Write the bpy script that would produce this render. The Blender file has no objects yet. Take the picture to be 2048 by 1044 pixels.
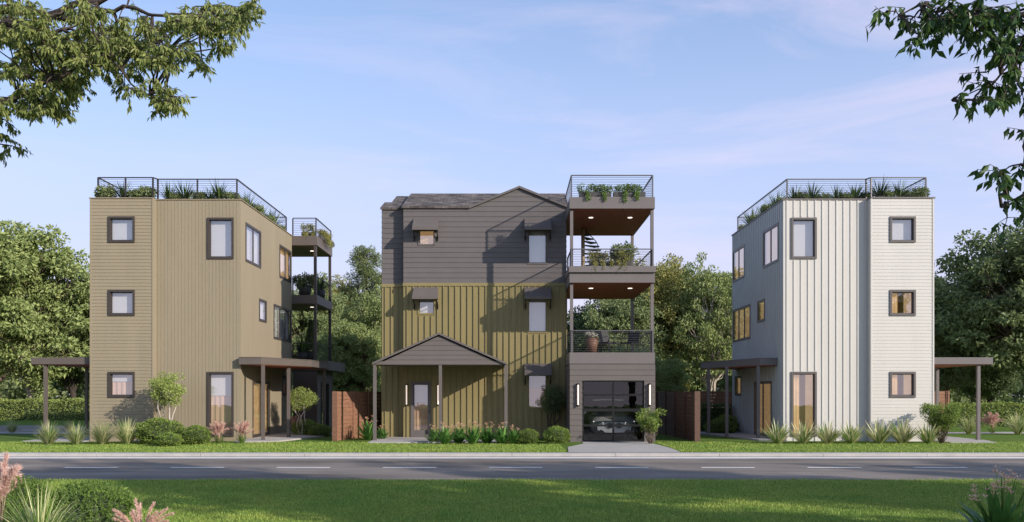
import bpy, math, random
import numpy as np
from mathutils import Vector
rad = math.radians
C = bpy.context.scene.collection
S = bpy.context.scene

# ------------------------------------------------------------ camera, sky, sun
F = 1780.0            # focal length in photo pixels (photo is 2048 wide, horizon at row 783)
EYE = 1.8
cam = bpy.data.objects.new('camera', bpy.data.cameras.new('camera'))
C.objects.link(cam); S.camera = cam
cam.location = (0, 0, EYE); cam.rotation_euler = (rad(90), 0, 0)
cam.data.sensor_width = 36; cam.data.lens = 36 * F / 2048
cam.data.shift_y = 261 / 2048; cam.data.clip_end = 2000; cam.data.clip_start = .05

SUN_EL, SUN_AZ = 22.0, 126.9      # azimuth clockwise from +Y
w = bpy.data.worlds.new('World'); S.world = w; w.use_nodes = True
nt = w.node_tree; N = nt.nodes; Lk = nt.links
for n in list(N): N.remove(n)
out = N.new('ShaderNodeOutputWorld'); bg = N.new('ShaderNodeBackground')
sky = N.new('ShaderNodeTexSky'); sky.sky_type = 'NISHITA'; sky.sun_disc = False
sky.sun_elevation = rad(SUN_EL); sky.sun_rotation = rad(SUN_AZ)
sky.air_density = 1.0; sky.dust_density = 1.0; sky.ozone_density = 1.5
tc = N.new('ShaderNodeTexCoord'); sep = N.new('ShaderNodeSeparateXYZ')
Lk.new(tc.outputs['Generated'], sep.inputs[0])
def ramp(pts, inp):
    r = N.new('ShaderNodeValToRGB'); el = r.color_ramp.elements
    while len(el) > 1: el.remove(el[-1])
    el[0].position = pts[0][0]; el[0].color = pts[0][1]
    for p, c in pts[1:]:
        e = el.new(p); e.color = c
    Lk.new(inp, r.inputs[0]); return r
def mixc(a, b, f, mode='MIX'):
    m = N.new('ShaderNodeMix'); m.data_type = 'RGBA'; m.blend_type = mode
    for s, v in ((0, f), (6, a), (7, b)):
        if hasattr(v, 'links'): Lk.new(v, m.inputs[s])
        else: m.inputs[s].default_value = v
    return m.outputs[2]
# lilac evening haze low in the sky, blue above
low = ramp([(0.0, (1, 1, 1, 1)), (.17, (.78, .78, .78, 1)), (.36, (.35, .35, .35, 1)), (.6, (.08, .08, .08, 1)), (1, (0, 0, 0, 1))], sep.outputs[2])
tint = mixc(sky.outputs[0], (1.34, 1.72, 2.02, 1), 1.0, 'MULTIPLY')
hz = mixc(tint, (5.8, 6.1, 8.6, 1), low.outputs[0])
mp = N.new('ShaderNodeMapping'); mp.inputs['Scale'].default_value = (1.5, 1.2, 7.5)
mp.inputs['Rotation'].default_value = (0, rad(-14), 0); mp.inputs['Location'].default_value = (.7, 0, 2.1)
Lk.new(tc.outputs['Generated'], mp.inputs[0])
nz = N.new('ShaderNodeTexNoise'); nz.inputs['Scale'].default_value = 1.5
nz.inputs['Detail'].default_value = 9; nz.inputs['Roughness'].default_value = .62; nz.inputs['Distortion'].default_value = .5
Lk.new(mp.outputs[0], nz.inputs[0])
cl = ramp([(.44, (0, 0, 0, 1)), (.86, (.7, .7, .7, 1))], nz.outputs['Fac'])
east = ramp([(.3, (.25, .25, .25, 1)), (.62, (1, 1, 1, 1))], None or sep.outputs[0])
ad = N.new('ShaderNodeMath'); ad.operation = 'MULTIPLY_ADD'; Lk.new(sep.outputs[0], ad.inputs[0])
ad.inputs[1].default_value = .5; ad.inputs[2].default_value = .5; Lk.new(ad.outputs[0], east.inputs[0])
mm = N.new('ShaderNodeMath'); mm.operation = 'MULTIPLY'; Lk.new(cl.outputs[0], mm.inputs[0]); Lk.new(east.outputs[0], mm.inputs[1])
glow = ramp([(0.0, (.7, .7, .7, 1)), (.07, (.38, .38, .38, 1)), (.18, (0, 0, 0, 1))], sep.outputs[2])
hz = mixc(hz, (8.6, 7.7, 8.3, 1), glow.outputs[0])
fin = mixc(hz, (9.0, 7.5, 8.9, 1), mm.outputs[0])
Lk.new(fin, bg.inputs[0]); bg.inputs[1].default_value = .088; Lk.new(bg.outputs[0], out.inputs[0])

sl = bpy.data.lights.new('sun', 'SUN'); sl.energy = 4.0; sl.angle = rad(.55); sl.color = (1, .91, .81)
so = bpy.data.objects.new('sun', sl); C.objects.link(so)
ce = math.cos(rad(SUN_EL))
sd = Vector((math.sin(rad(SUN_AZ)) * ce, math.cos(rad(SUN_AZ)) * ce, math.sin(rad(SUN_EL))))
so.rotation_euler = sd.to_track_quat('Z', 'Y').to_euler(); so.location = (30, -20, 30)
S.view_settings.view_transform = 'Standard'; S.view_settings.look = 'None'
S.view_settings.exposure = 0.4; S.view_settings.gamma = 1
S.cycles.max_bounces = 7; S.cycles.transparent_max_bounces = 12; S.cycles.diffuse_bounces = 3
S.cycles.caustics_reflective = False; S.cycles.caustics_refractive = False
S.cycles.sample_clamp_indirect = 4

# ------------------------------------------------------------ helpers
def X(px, Y): return (px - 1024) / F * Y
def Z(py, Y): return EYE + (783 - py) / F * Y
def G(px, py, z=0):
    Y = (EYE - z) * F / (py - 783); return (X(px, Y), Y)

def tag(o, label=None, cat=None, group=None, kind=None):
    if label: o['label'] = label
    if cat: o['category'] = cat
    if group: o['group'] = group
    if kind: o['kind'] = kind
    return o
def thing(name, label, cat, loc=(0, 0, 0), group=None, rz=0):
    o = bpy.data.objects.new(name, None); C.objects.link(o); o.location = loc; o.rotation_euler.z = rz
    o.empty_display_size = .2
    return tag(o, label, cat, group)
def wloc(o):
    v = Vector((0, 0, 0))
    while o is not None: v += o.location; o = o.parent
    return v
def kids(o): return [c for c in o.children]
def copy_tree(o, parent=None):
    c = o.copy(); C.objects.link(c); c.parent = parent
    for ch in kids(o): copy_tree(ch, c)
    return c

class MB:
    def __init__(s): s.v = []; s.f = []; s.m = []; s.mi = 0; s.sm = []
    def face(s, pts, smooth=False):
        i = len(s.v); s.v += [tuple(p) for p in pts]; s.f.append(tuple(range(i, i + len(pts)))); s.m.append(s.mi); s.sm.append(smooth)
    def box(s, x0, x1, y0, y1, z0, z1):
        i = len(s.v)
        s.v += [(x0, y0, z0), (x1, y0, z0), (x1, y1, z0), (x0, y1, z0), (x0, y0, z1), (x1, y0, z1), (x1, y1, z1), (x0, y1, z1)]
        for q in ((0, 3, 2, 1), (4, 5, 6, 7), (0, 1, 5, 4), (1, 2, 6, 5), (2, 3, 7, 6), (3, 0, 4, 7)):
            s.f.append(tuple(i + k for k in q)); s.m.append(s.mi); s.sm.append(False)
    def prism(s, poly, z0, z1):
        n = len(poly); i = len(s.v)
        s.v += [(p[0], p[1], z0) for p in poly] + [(p[0], p[1], z1) for p in poly]
        fs = [tuple(range(i + n - 1, i - 1, -1)), tuple(range(i + n, i + 2 * n))]
        fs += [(i + k, i + (k + 1) % n, i + n + (k + 1) % n, i + n + k) for k in range(n)]
        s.f += fs; s.m += [s.mi] * len(fs); s.sm += [False] * len(fs)
    def hull(s, a, b):      # two matching rings of points joined, with end caps
        n = len(a); i = len(s.v); s.v += [tuple(p) for p in a] + [tuple(p) for p in b]
        fs = [tuple(range(i + n - 1, i - 1, -1)), tuple(range(i + n, i + 2 * n))]
        fs += [(i + k, i + (k + 1) % n, i + n + (k + 1) % n, i + n + k) for k in range(n)]
        s.f += fs; s.m += [s.mi] * len(fs); s.sm += [False] * len(fs)
    def tube(s, pts, rs, n=6, cap=True):
        pts = [Vector(p) for p in pts]
        if not hasattr(rs, '__len__'): rs = [rs] * len(pts)
        base = len(s.v); prev = None
        for k, p in enumerate(pts):
            d = (pts[min(k + 1, len(pts) - 1)] - pts[max(k - 1, 0)])
            if d.length < 1e-9: d = Vector((0, 0, 1))
            d.normalize()
            a = Vector((1, 0, 0)) if abs(d.x) < .9 else Vector((0, 1, 0))
            if prev is not None: a = prev
            u = (a - d * a.dot(d)).normalized(); v = d.cross(u); prev = u
            for j in range(n):
                t = 2 * math.pi * j / n; q = p + (u * math.cos(t) + v * math.sin(t)) * rs[k]; s.v.append(tuple(q))
        for k in range(len(pts) - 1):
            for j in range(n):
                a = base + k * n + j; b = base + k * n + (j + 1) % n
                s.f.append((a, b, b + n, a + n)); s.m.append(s.mi); s.sm.append(n > 4)
        if cap:
            s.f.append(tuple(base + j for j in range(n - 1, -1, -1))); s.m.append(s.mi); s.sm.append(False)
            e = base + (len(pts) - 1) * n; s.f.append(tuple(e + j for j in range(n))); s.m.append(s.mi); s.sm.append(False)
    def build(s, name, mats, parent=None, org=None):
        if not isinstance(mats, (list, tuple)): mats = [mats]
        me = bpy.data.meshes.new(name); V = np.array(s.v, dtype=float)
        pw = wloc(parent) if parent else Vector((0, 0, 0))
        if org is None:
            lo, hi = V.min(0), V.max(0); org = Vector(((lo[0] + hi[0]) / 2, (lo[1] + hi[1]) / 2, lo[2]))
        org = Vector(org)
        me.from_pydata([tuple(p) for p in (V - np.array(org))], [], s.f)
        for m in mats: me.materials.append(m)
        me.polygons.foreach_set('material_index', s.m); me.polygons.foreach_set('use_smooth', s.sm); me.update()
        o = bpy.data.objects.new(name, me); C.objects.link(o); o.parent = parent; o.location = org - pw
        return o

def mesh_np(name, V, Fa, mats, parent=None, mi=None, smooth=False, loc=(0, 0, 0)):
    V = np.asarray(V, dtype=np.float32).reshape(-1, 3); Fa = np.asarray(Fa, dtype=np.int32)
    m, k = Fa.shape; me = bpy.data.meshes.new(name)
    me.vertices.add(len(V)); me.vertices.foreach_set('co', V.ravel())
    me.loops.add(m * k); me.loops.foreach_set('vertex_index', Fa.ravel())
    me.polygons.add(m); me.polygons.foreach_set('loop_start', np.arange(m, dtype=np.int32) * k)
    if not isinstance(mats, (list, tuple)): mats = [mats]
    for x in mats: me.materials.append(x)
    if mi is not None: me.polygons.foreach_set('material_index', np.asarray(mi, dtype=np.int32))
    me.polygons.foreach_set('use_smooth', np.full(m, smooth))
    me.update(calc_edges=True); me.validate()
    o = bpy.data.objects.new(name, me); C.objects.link(o); o.parent = parent; o.location = loc
    return o

# ------------------------------------------------------------ materials
def mat(name, col, rough=.7, metal=0., spec=.35, var=.0, vscale=3., bump=0., bscale=40., stretch=(1, 1, 1), col2=None, emit=None, es=0., fine=.0):
    m = bpy.data.materials.new(name); m.use_nodes = True; t = m.node_tree; b = t.nodes['Principled BSDF']
    b.inputs['Roughness'].default_value = rough; b.inputs['Metallic'].default_value = metal
    b.inputs['Specular IOR Level'].default_value = spec; b.inputs['Base Color'].default_value = (*col, 1)
    if emit: b.inputs['Emission Color'].default_value = (*emit, 1); b.inputs['Emission Strength'].default_value = es
    if var or bump or fine:
        c = t.nodes.new('ShaderNodeTexCoord'); p = t.nodes.new('ShaderNodeMapping'); p.inputs['Scale'].default_value = stretch
        g = t.nodes.new('ShaderNodeNewGeometry'); t.links.new(g.outputs['Position'], p.inputs[0])
    if var or fine:
        n = t.nodes.new('ShaderNodeTexNoise'); n.inputs['Scale'].default_value = vscale; n.inputs['Detail'].default_value = 6
        n.inputs['Roughness'].default_value = .65
        t.links.new(p.outputs[0], n.inputs[0])
        r = t.nodes.new('ShaderNodeMapRange'); r.inputs[1].default_value = .3; r.inputs[2].default_value = .7
        t.links.new(n.outputs['Fac'], r.inputs[0])
        x = t.nodes.new('ShaderNodeMix'); x.data_type = 'RGBA'; t.links.new(r.outputs[0], x.inputs[0])
        c2 = col2 or tuple(v * (1 + var) for v in col); c1 = col if col2 else tuple(v * (1 - var) for v in col)
        x.inputs[6].default_value = (*c1, 1); x.inputs[7].default_value = (*c2, 1)
        last = x.outputs[2]
        if fine:
            n2 = t.nodes.new('ShaderNodeTexNoise'); n2.inputs['Scale'].default_value = bscale; n2.inputs['Detail'].default_value = 3
            t.links.new(p.outputs[0], n2.inputs[0])
            r2 = t.nodes.new('ShaderNodeMapRange'); r2.inputs[1].default_value = .25; r2.inputs[2].default_value = .75
            r2.inputs[3].default_value = 1 - fine; r2.inputs[4].default_value = 1 + fine; t.links.new(n2.outputs['Fac'], r2.inputs[0])
            x2 = t.nodes.new('ShaderNodeVectorMath'); x2.operation = 'SCALE'; t.links.new(last, x2.inputs[0]); t.links.new(r2.outputs[0], x2.inputs['Scale'])
            last = x2.outputs[0]
        t.links.new(last, b.inputs['Base Color'])
    if bump:
        n = t.nodes.new('ShaderNodeTexNoise'); n.inputs['Scale'].default_value = bscale; n.inputs['Detail'].default_value = 4
        t.links.new(p.outputs[0], n.inputs[0]); q = t.nodes.new('ShaderNodeBump'); q.inputs['Strength'].default_value = bump
        q.inputs['Distance'].default_value = .01
        t.links.new(n.outputs['Fac'], q.inputs['Height']); t.links.new(q.outputs[0], b.inputs['Normal'])
    return m

def leafmat(name, a, b_, trans=.35, rough=.5, objvar=.12, spec=.3):
    m = bpy.data.materials.new(name); m.use_nodes = True; t = m.node_tree; b = t.nodes['Principled BSDF']
    g = t.nodes.new('ShaderNodeNewGeometry'); oi = t.nodes.new('ShaderNodeObjectInfo')
    x = t.nodes.new('ShaderNodeMix'); x.data_type = 'RGBA'; t.links.new(g.outputs['Random Per Island'], x.inputs[0])
    x.inputs[6].default_value = (*a, 1); x.inputs[7].default_value = (*b_, 1)
    r = t.nodes.new('ShaderNodeMapRange'); r.inputs[3].default_value = 1 - objvar; r.inputs[4].default_value = 1 + objvar
    t.links.new(oi.outputs['Random'], r.inputs[0])
    s = t.nodes.new('ShaderNodeVectorMath'); s.operation = 'SCALE'; t.links.new(x.outputs[2], s.inputs[0]); t.links.new(r.outputs[0], s.inputs['Scale'])
    t.links.new(s.outputs[0], b.inputs['Base Color']); b.inputs['Roughness'].default_value = rough
    b.inputs['Specular IOR Level'].default_value = spec
    tr = t.nodes.new('ShaderNodeBsdfTranslucent'); t.links.new(s.outputs[0], tr.inputs[0])
    mx = t.nodes.new('ShaderNodeMixShader'); mx.inputs[0].default_value = trans
    t.links.new(b.outputs[0], mx.inputs[1]); t.links.new(tr.outputs[0], mx.inputs[2])
    t.links.new(mx.outputs[0], t.nodes['Material Output'].inputs[0])
    return m

def glassmat(name, tint, refl):
    m = bpy.data.materials.new(name); m.use_nodes = True; t = m.node_tree
    t.nodes.remove(t.nodes['Principled BSDF'])
    tr = t.nodes.new('ShaderNodeBsdfTransparent'); tr.inputs[0].default_value = (*tint, 1)
    gl = t.nodes.new('ShaderNodeBsdfGlossy'); gl.inputs['Roughness'].default_value = .015; gl.inputs[0].default_value = (.95, .95, .97, 1)
    fr = t.nodes.new('ShaderNodeLayerWeight'); fr.inputs[0].default_value = .5; pw_ = t.nodes.new('ShaderNodeMath'); pw_.operation = 'POWER'; pw_.inputs[1].default_value = 4; t.links.new(fr.outputs['Facing'], pw_.inputs[0])
    r = t.nodes.new('ShaderNodeMapRange'); r.inputs[3].default_value = refl; r.inputs[4].default_value = 1.
    t.links.new(pw_.outputs[0], r.inputs[0])
    # slight waviness of real panes
    g = t.nodes.new('ShaderNodeNewGeometry'); n = t.nodes.new('ShaderNodeTexNoise'); n.inputs['Scale'].default_value = 1.3
    t.links.new(g.outputs['Position'], n.inputs[0]); bp = t.nodes.new('ShaderNodeBump'); bp.inputs['Strength'].default_value = .12; bp.inputs['Distance'].default_value = .02
    t.links.new(n.outputs['Fac'], bp.inputs['Height']); t.links.new(bp.outputs[0], gl.inputs['Normal'])
    mx = t.nodes.new('ShaderNodeMixShader'); t.links.new(r.outputs[0], mx.inputs[0])
    t.links.new(tr.outputs[0], mx.inputs[1]); t.links.new(gl.outputs[0], mx.inputs[2]); t.links.new(mx.outputs[0], t.nodes['Material Output'].inputs[0])
    return m

M = {}
M['olive'] = mat('olive_paint', (.283, .234, .158), .75, stretch=(1.3, 1.3, .22), var=.06, vscale=1.2, bump=.25, bscale=60, fine=.05)
M['white'] = mat('white_paint', (.58, .55, .505), .7, stretch=(1.3, 1.3, .22), var=.04, vscale=1.0, bump=.06, bscale=50, fine=.03)
M['whiteside'] = mat('pale_grey_side', (.5, .5, .48), .7, var=.04, vscale=1.0, bump=.06, bscale=50, fine=.03)  # slightly darker and greyer than the front white
M['gold'] = mat('mustard_paint', (.235, .192, .085), .7, stretch=(1.3, 1.3, .22), var=.07, vscale=1.4, bump=.2, bscale=50, fine=.05)
M['grey'] = mat('grey_paint', (.125, .11, .107), .7, var=.07, vscale=1.5, bump=.25, bscale=50, fine=.05)
M['garage'] = mat('brown_grey_paint', (.128, .109, .1), .7, var=.06, vscale=1.5, bump=.2, bscale=50, fine=.05)
M['trim'] = mat('grey_trim', (.155, .135, .13), .55, var=.05, vscale=2)
M['trimA'] = mat('brown_trim', (.12, .098, .084), .55, var=.06, vscale=2)
M['frame'] = mat('window_frame_paint', (.055, .045, .04), .45)
M['frameC'] = mat('window_frame_grey', (.115, .1, .095), .45)
M['rail'] = mat('rail_metal', (.05, .045, .043), .45, metal=.3)
M['railC'] = mat('rail_metal_grey', (.13, .125, .13), .45, metal=.4)
M['inner'] = mat('interior_plaster', (.55, .42, .3), .9, var=.03)
M['innerw'] = mat('interior_plaster_pale', (.62, .6, .6), .9, var=.03)
M['floorw'] = mat('interior_wood', (.3, .17, .08), .5, var=.2, vscale=6)
M['blind'] = mat('blind_cloth', (.66, .63, .62), .9)
M['rose'] = mat('rose_reflection', (.62, .42, .3), .9, var=.06, vscale=1.5, emit=(1, .5, .25), es=.03)  # rose tone painted for the ground mirrored in the lower panes
M['amber'] = mat('drape_room_glow', (.5, .33, .16), .9, var=.35, vscale=2.2, emit=(1, .6, .28), es=.26)  # emission stands in for room light coming through the cloth
M['glass'] = glassmat('window_glass', (.94, .95, .95), .26)
M['glassd'] = glassmat('garage_glass', (.8, .82, .82), .06)
M['concrete'] = mat('concrete', (.41, .38, .35), .9, var=.1, vscale=.9, bump=.3, bscale=70, fine=.1)
M['kerb'] = mat('kerb_concrete', (.47, .44, .41), .9, var=.14, vscale=1.6, bump=.3, bscale=70, fine=.12)
M['line'] = mat('road_paint', (.88, .86, .83), .7, var=.08, vscale=5, fine=.1, bscale=90)
M['bark'] = mat('bark', (.14, .1, .075), .95, var=.3, vscale=5, bump=1, bscale=25, stretch=(1, 1, .25))
M['barkdark'] = mat('bark_dark', (.055, .042, .034), .95, var=.3, vscale=6, bump=1, bscale=30, stretch=(1, 1, .3))
M['barkpale'] = mat('bark_pale', (.42, .36, .3), .9, var=.25, vscale=5, bump=.8, bscale=25, stretch=(1, 1, .3))
M['cedar'] = mat('cedar_boards', (.25, .125, .075), .7, var=.28, vscale=3, stretch=(1, 1, 9), bump=.3, bscale=50)
M['cedarshade'] = mat('cedar_boards_shaded', (.12, .068, .05), .8, var=.25, vscale=3, stretch=(1, 1, 9), bump=.3, bscale=50)  # darker cedar copy: shade on this fence put into the colour
M['ceil'] = mat('ceiling_wood', (.27, .062, .026), .5, var=.3, vscale=2.5, stretch=(7, 1, 1))
M['black'] = mat('black_metal', (.02, .02, .02), .4, metal=.3)
M['lampglow'] = mat('lamp_glass', (.9, .85, .8), .4, emit=(1, .78, .6), es=.55)
M['downglow'] = mat('downlight_glass', (.9, .85, .8), .4, emit=(1, .86, .75), es=1.6)
M['warmglow'] = mat('ceiling_lamp_glass', (.9, .8, .6), .4, emit=(1, .62, .25), es=9)
M['soil'] = mat('soil', (.06, .043, .03), .95, var=.3, vscale=8)
M['pot'] = mat('pot_charcoal', (.05, .047, .045), .6)
M['potbrown'] = mat('pot_brown', (.16, .08, .05), .6)
M['planter'] = mat('planter_box', (.09, .085, .08), .6)
# leaves
M['lf_light'] = leafmat('leaf_light_green', (.17, .225, .07), (.4, .45, .17), .3)
M['lf_mid'] = leafmat('leaf_mid_green', (.14, .185, .075), (.31, .36, .15), .3)
M['lf_dark'] = leafmat('leaf_dark_green', (.085, .125, .05), (.18, .235, .09), .25)
M['lf_olive'] = leafmat('leaf_olive', (0.209, 0.217, 0.061), (0.418, 0.391, 0.131), .3)
M['lf_pine'] = leafmat('needle_green', (0.138, 0.184, 0.069), (0.276, 0.322, 0.127), .2)
M['lf_over'] = leafmat('leaf_overhang', (.13, .18, .045), (.36, .38, .13), .4)
M['lf_gloss'] = leafmat('leaf_glossy_dark', (0.032, 0.072, 0.017), (0.102, 0.174, 0.043), .3, rough=.35)
M['lf_box'] = leafmat('leaf_boxwood', (.085, .15, .03), (.23, .34, .075), .25)
M['lf_ball'] = leafmat('leaf_clipped', (.11, .17, .035), (.34, .44, .1), .3)
M['lf_hedge'] = leafmat('leaf_hedge', (0.184, 0.241, 0.057), (0.414, 0.483, 0.138), .25)
M['core'] = mat('twig_core', (.05, .07, .028), .95)
M['bl_cream'] = leafmat('blade_cream', (.42, .44, .18), (.75, .7, .42), .3)
M['bl_green'] = leafmat('blade_green', (0.086, 0.174, 0.035), (0.295, 0.418, 0.104), .3)
M['bl_dark'] = leafmat('blade_dark', (.02, .045, .015), (.07, .11, .04), .25)
M['bl_canna'] = leafmat('broad_leaf', (.06, .16, .035), (.2, .38, .09), .3, rough=.35)
M['pink'] = leafmat('plume_pink', (.68, .4, .34), (.9, .66, .55), .3, rough=.8)
M['plumecream'] = leafmat('blossom_pale', (.4, .3, .2), (.6, .48, .32), .3, rough=.8)
M['flower'] = leafmat('petal_orange', (.85, .42, .28), (.95, .7, .5), .3)
M['wflower'] = leafmat('petal_white', (.7, .66, .6), (.85, .82, .76), .3)
M['grassb'] = leafmat('grass_blade', (0.190, 0.280, 0.056), (0.426, 0.538, 0.134), .35, objvar=0)

def patchy(m):       # drier, yellower patches of turf
    t = m.node_tree; b = t.nodes['Principled BSDF']; src = b.inputs['Base Color'].links[0].from_socket
    g = t.nodes.new('ShaderNodeNewGeometry'); n = t.nodes.new('ShaderNodeTexNoise'); n.inputs['Scale'].default_value = .9; n.inputs['Detail'].default_value = 5; n.inputs['Roughness'].default_value = .7
    t.links.new(g.outputs['Position'], n.inputs[0]); r = t.nodes.new('ShaderNodeValToRGB'); r.color_ramp.elements[0].position = .36; r.color_ramp.elements[0].color = (.72, .88, .7, 1)
    r.color_ramp.elements[1].position = .66; r.color_ramp.elements[1].color = (1.25, 1.08, 1.0, 1); t.links.new(n.outputs['Fac'], r.inputs[0])
    x = t.nodes.new('ShaderNodeMix'); x.data_type = 'RGBA'; x.blend_type = 'MULTIPLY'; x.inputs[0].default_value = 1; t.links.new(src, x.inputs[6]); t.links.new(r.outputs[0], x.inputs[7])
    t.links.new(x.outputs[2], b.inputs['Base Color'])
patchy(M['grassb'])
def lawn_mat():
    m = bpy.data.materials.new('lawn'); m.use_nodes = True; t = m.node_tree; b = t.nodes['Principled BSDF']
    g = t.nodes.new('ShaderNodeNewGeometry')
    n1 = t.nodes.new('ShaderNodeTexNoise'); n1.inputs['Scale'].default_value = 25; n1.inputs['Detail'].default_value = 8; n1.inputs['Roughness'].default_value = .75
    n2 = t.nodes.new('ShaderNodeTexNoise'); n2.inputs['Scale'].default_value = .5; n2.inputs['Detail'].default_value = 5
    for n in (n1, n2): t.links.new(g.outputs['Position'], n.inputs[0])
    a = t.nodes.new('ShaderNodeMix'); a.data_type = 'RGBA'; t.links.new(n1.outputs['Fac'], a.inputs[0])
    a.inputs[6].default_value = (.035, .07, .014, 1); a.inputs[7].default_value = (.2, .3, .06, 1)
    c = t.nodes.new('ShaderNodeMix'); c.data_type = 'RGBA'; c.blend_type = 'MULTIPLY'; c.inputs[0].default_value = .6
    r = t.nodes.new('ShaderNodeValToRGB'); r.color_ramp.elements[0].position = .35; r.color_ramp.elements[0].color = (.6, .75, .5, 1)
    r.color_ramp.elements[1].position = .65; r.color_ramp.elements[1].color = (1.1, 1., .9, 1)
    t.links.new(n2.outputs['Fac'], r.inputs[0]); t.links.new(a.outputs[2], c.inputs[6]); t.links.new(r.outputs[0], c.inputs[7])
    t.links.new(c.outputs[2], b.inputs['Base Color']); b.inputs['Roughness'].default_value = .95; b.inputs['Specular IOR Level'].default_value = .1
    bp = t.nodes.new('ShaderNodeBump'); bp.inputs['Distance'].default_value = .04; bp.inputs['Strength'].default_value = .8
    t.links.new(n1.outputs['Fac'], bp.inputs['Height']); t.links.new(bp.outputs[0], b.inputs['Normal'])
    return m
M['lawn'] = lawn_mat()

def asphalt_mat():
    m = bpy.data.materials.new('asphalt'); m.use_nodes = True; t = m.node_tree; b = t.nodes['Principled BSDF']
    g = t.nodes.new('ShaderNodeNewGeometry')
    def nz(sc, de, st=(1, 1, 1)):
        p = t.nodes.new('ShaderNodeMapping'); p.inputs['Scale'].default_value = st; t.links.new(g.outputs['Position'], p.inputs[0])
        n = t.nodes.new('ShaderNodeTexNoise'); n.inputs['Scale'].default_value = sc; n.inputs['Detail'].default_value = de
        n.inputs['Roughness'].default_value = .65; t.links.new(p.outputs[0], n.inputs[0]); return n
    a = nz(1.0, 6, (.12, 1, 1)); f = nz(90, 3); pz = nz(.35, 4)
    r = t.nodes.new('ShaderNodeValToRGB'); r.color_ramp.elements[0].position = .3; r.color_ramp.elements[0].color = (.13, .11, .095, 1)
    r.color_ramp.elements[1].position = .72; r.color_ramp.elements[1].color = (.29, .248, .212, 1)
    t.links.new(a.outputs['Fac'], r.inputs[0])
    s = t.nodes.new('ShaderNodeMapRange'); s.inputs[1].default_value = .25; s.inputs[2].default_value = .75; s.inputs[3].default_value = .7; s.inputs[4].default_value = 1.3
    t.links.new(f.outputs['Fac'], s.inputs[0])
    s2 = t.nodes.new('ShaderNodeMapRange'); s2.inputs[1].default_value = .35; s2.inputs[2].default_value = .65; s2.inputs[3].default_value = .85; s2.inputs[4].default_value = 1.15
    t.links.new(pz.outputs['Fac'], s2.inputs[0])
    v = t.nodes.new('ShaderNodeVectorMath'); v.operation = 'SCALE'; t.links.new(r.outputs[0], v.inputs[0]); t.links.new(s.outputs[0], v.inputs['Scale'])
    v2 = t.nodes.new('ShaderNodeVectorMath'); v2.operation = 'SCALE'; t.links.new(v.outputs[0], v2.inputs[0]); t.links.new(s2.outputs[0], v2.inputs['Scale'])
    t.links.new(v2.outputs[0], b.inputs['Base Color']); b.inputs['Roughness'].default_value = .8; b.inputs['Specular IOR Level'].default_value = .3
    bp = t.nodes.new('ShaderNodeBump'); bp.inputs['Distance'].default_value = .006; bp.inputs['Strength'].default_value = .6
    t.links.new(f.outputs['Fac'], bp.inputs['Height']); t.links.new(bp.outputs[0], b.inputs['Normal'])
    return m
M['asphalt'] = asphalt_mat()

def shingle_mat():
    m = bpy.data.materials.new('shingles'); m.use_nodes = True; t = m.node_tree; b = t.nodes['Principled BSDF']
    g = t.nodes.new('ShaderNodeNewGeometry'); p = t.nodes.new('ShaderNodeMapping'); t.links.new(g.outputs['Position'], p.inputs[0])
    k = t.nodes.new('ShaderNodeTexBrick'); k.inputs['Scale'].default_value = 1; k.inputs['Brick Width'].default_value = .3; k.inputs['Row Height'].default_value = .13
    k.inputs['Mortar Size'].default_value = .008; k.inputs['Color1'].default_value = (.05, .042, .04, 1); k.inputs['Color2'].default_value = (.17, .14, .12, 1)
    k.inputs['Mortar'].default_value = (.02, .018, .018, 1); t.links.new(p.outputs[0], k.inputs[0])
    n = t.nodes.new('ShaderNodeTexNoise'); n.inputs['Scale'].default_value = 3; n.inputs['Detail'].default_value = 6; t.links.new(g.outputs['Position'], n.inputs[0])
    r = t.nodes.new('ShaderNodeMapRange'); r.inputs[1].default_value = .3; r.inputs[2].default_value = .7; r.inputs[3].default_value = .6; r.inputs[4].default_value = 1.5
    t.links.new(n.outputs['Fac'], r.inputs[0]); v = t.nodes.new('ShaderNodeVectorMath'); v.operation = 'SCALE'
    t.links.new(k.outputs['Color'], v.inputs[0]); t.links.new(r.outputs[0], v.inputs['Scale']); t.links.new(v.outputs[0], b.inputs['Base Color'])
    b.inputs['Roughness'].default_value = .9
    bp = t.nodes.new('ShaderNodeBump'); bp.inputs['Distance'].default_value = .02; t.links.new(k.outputs['Fac'], bp.inputs['Height']); bp.invert = True
    t.links.new(bp.outputs[0], b.inputs['Normal']); return m
M['shingle'] = shingle_mat()

# ------------------------------------------------------------ ground and road
def sheet(name, poly, z, m, thick=0.):
    b = MB()
    if thick: b.prism(poly, z - thick, z)
    else: b.face([(p[0], p[1], z) for p in poly])
    return tag(b.build(name, m), kind='structure')
sheet('ground', [(-300, -60), (300, -60), (300, 300), (-300, 300)], -.25, M['lawn'])
RY0, RY1 = 17.95, 25.72
road = sheet('road', [(-300, RY0 - .4), (300, RY0 - .4), (300, RY1), (-300, RY1)], -.08, M['asphalt'])
def part_sheet(name, poly, z, m, parent):
    b = MB(); b.face([(p[0], p[1], z) for p in poly]); return b.build(name, m, parent)
part_sheet('edge_line', [(-120, 25.0), (120, 25.0), (120, 25.38), (-120, 25.38)], -.076, M['line'], road)
for k in range(-5, 7):
    xc = X(607 + 212.3 * k + 0, 22.0); yc = 22.0
    if abs(xc) < 15.5:
        part_sheet('lane_dash', [(xc - .66, yc - .075), (xc + .66, yc - .075), (xc + .66, yc + .075), (xc - .66, yc + .075)], -.076, M['line'], road)
b = MB()
for k in range(-40, 40):
    b.box(k * 3 + .006, k * 3 + 2.994, RY1, 26.2, -.2, .004 + .002 * (k % 2))
kerb = tag(b.build('kerb', M['kerb']), kind='structure')
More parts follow.
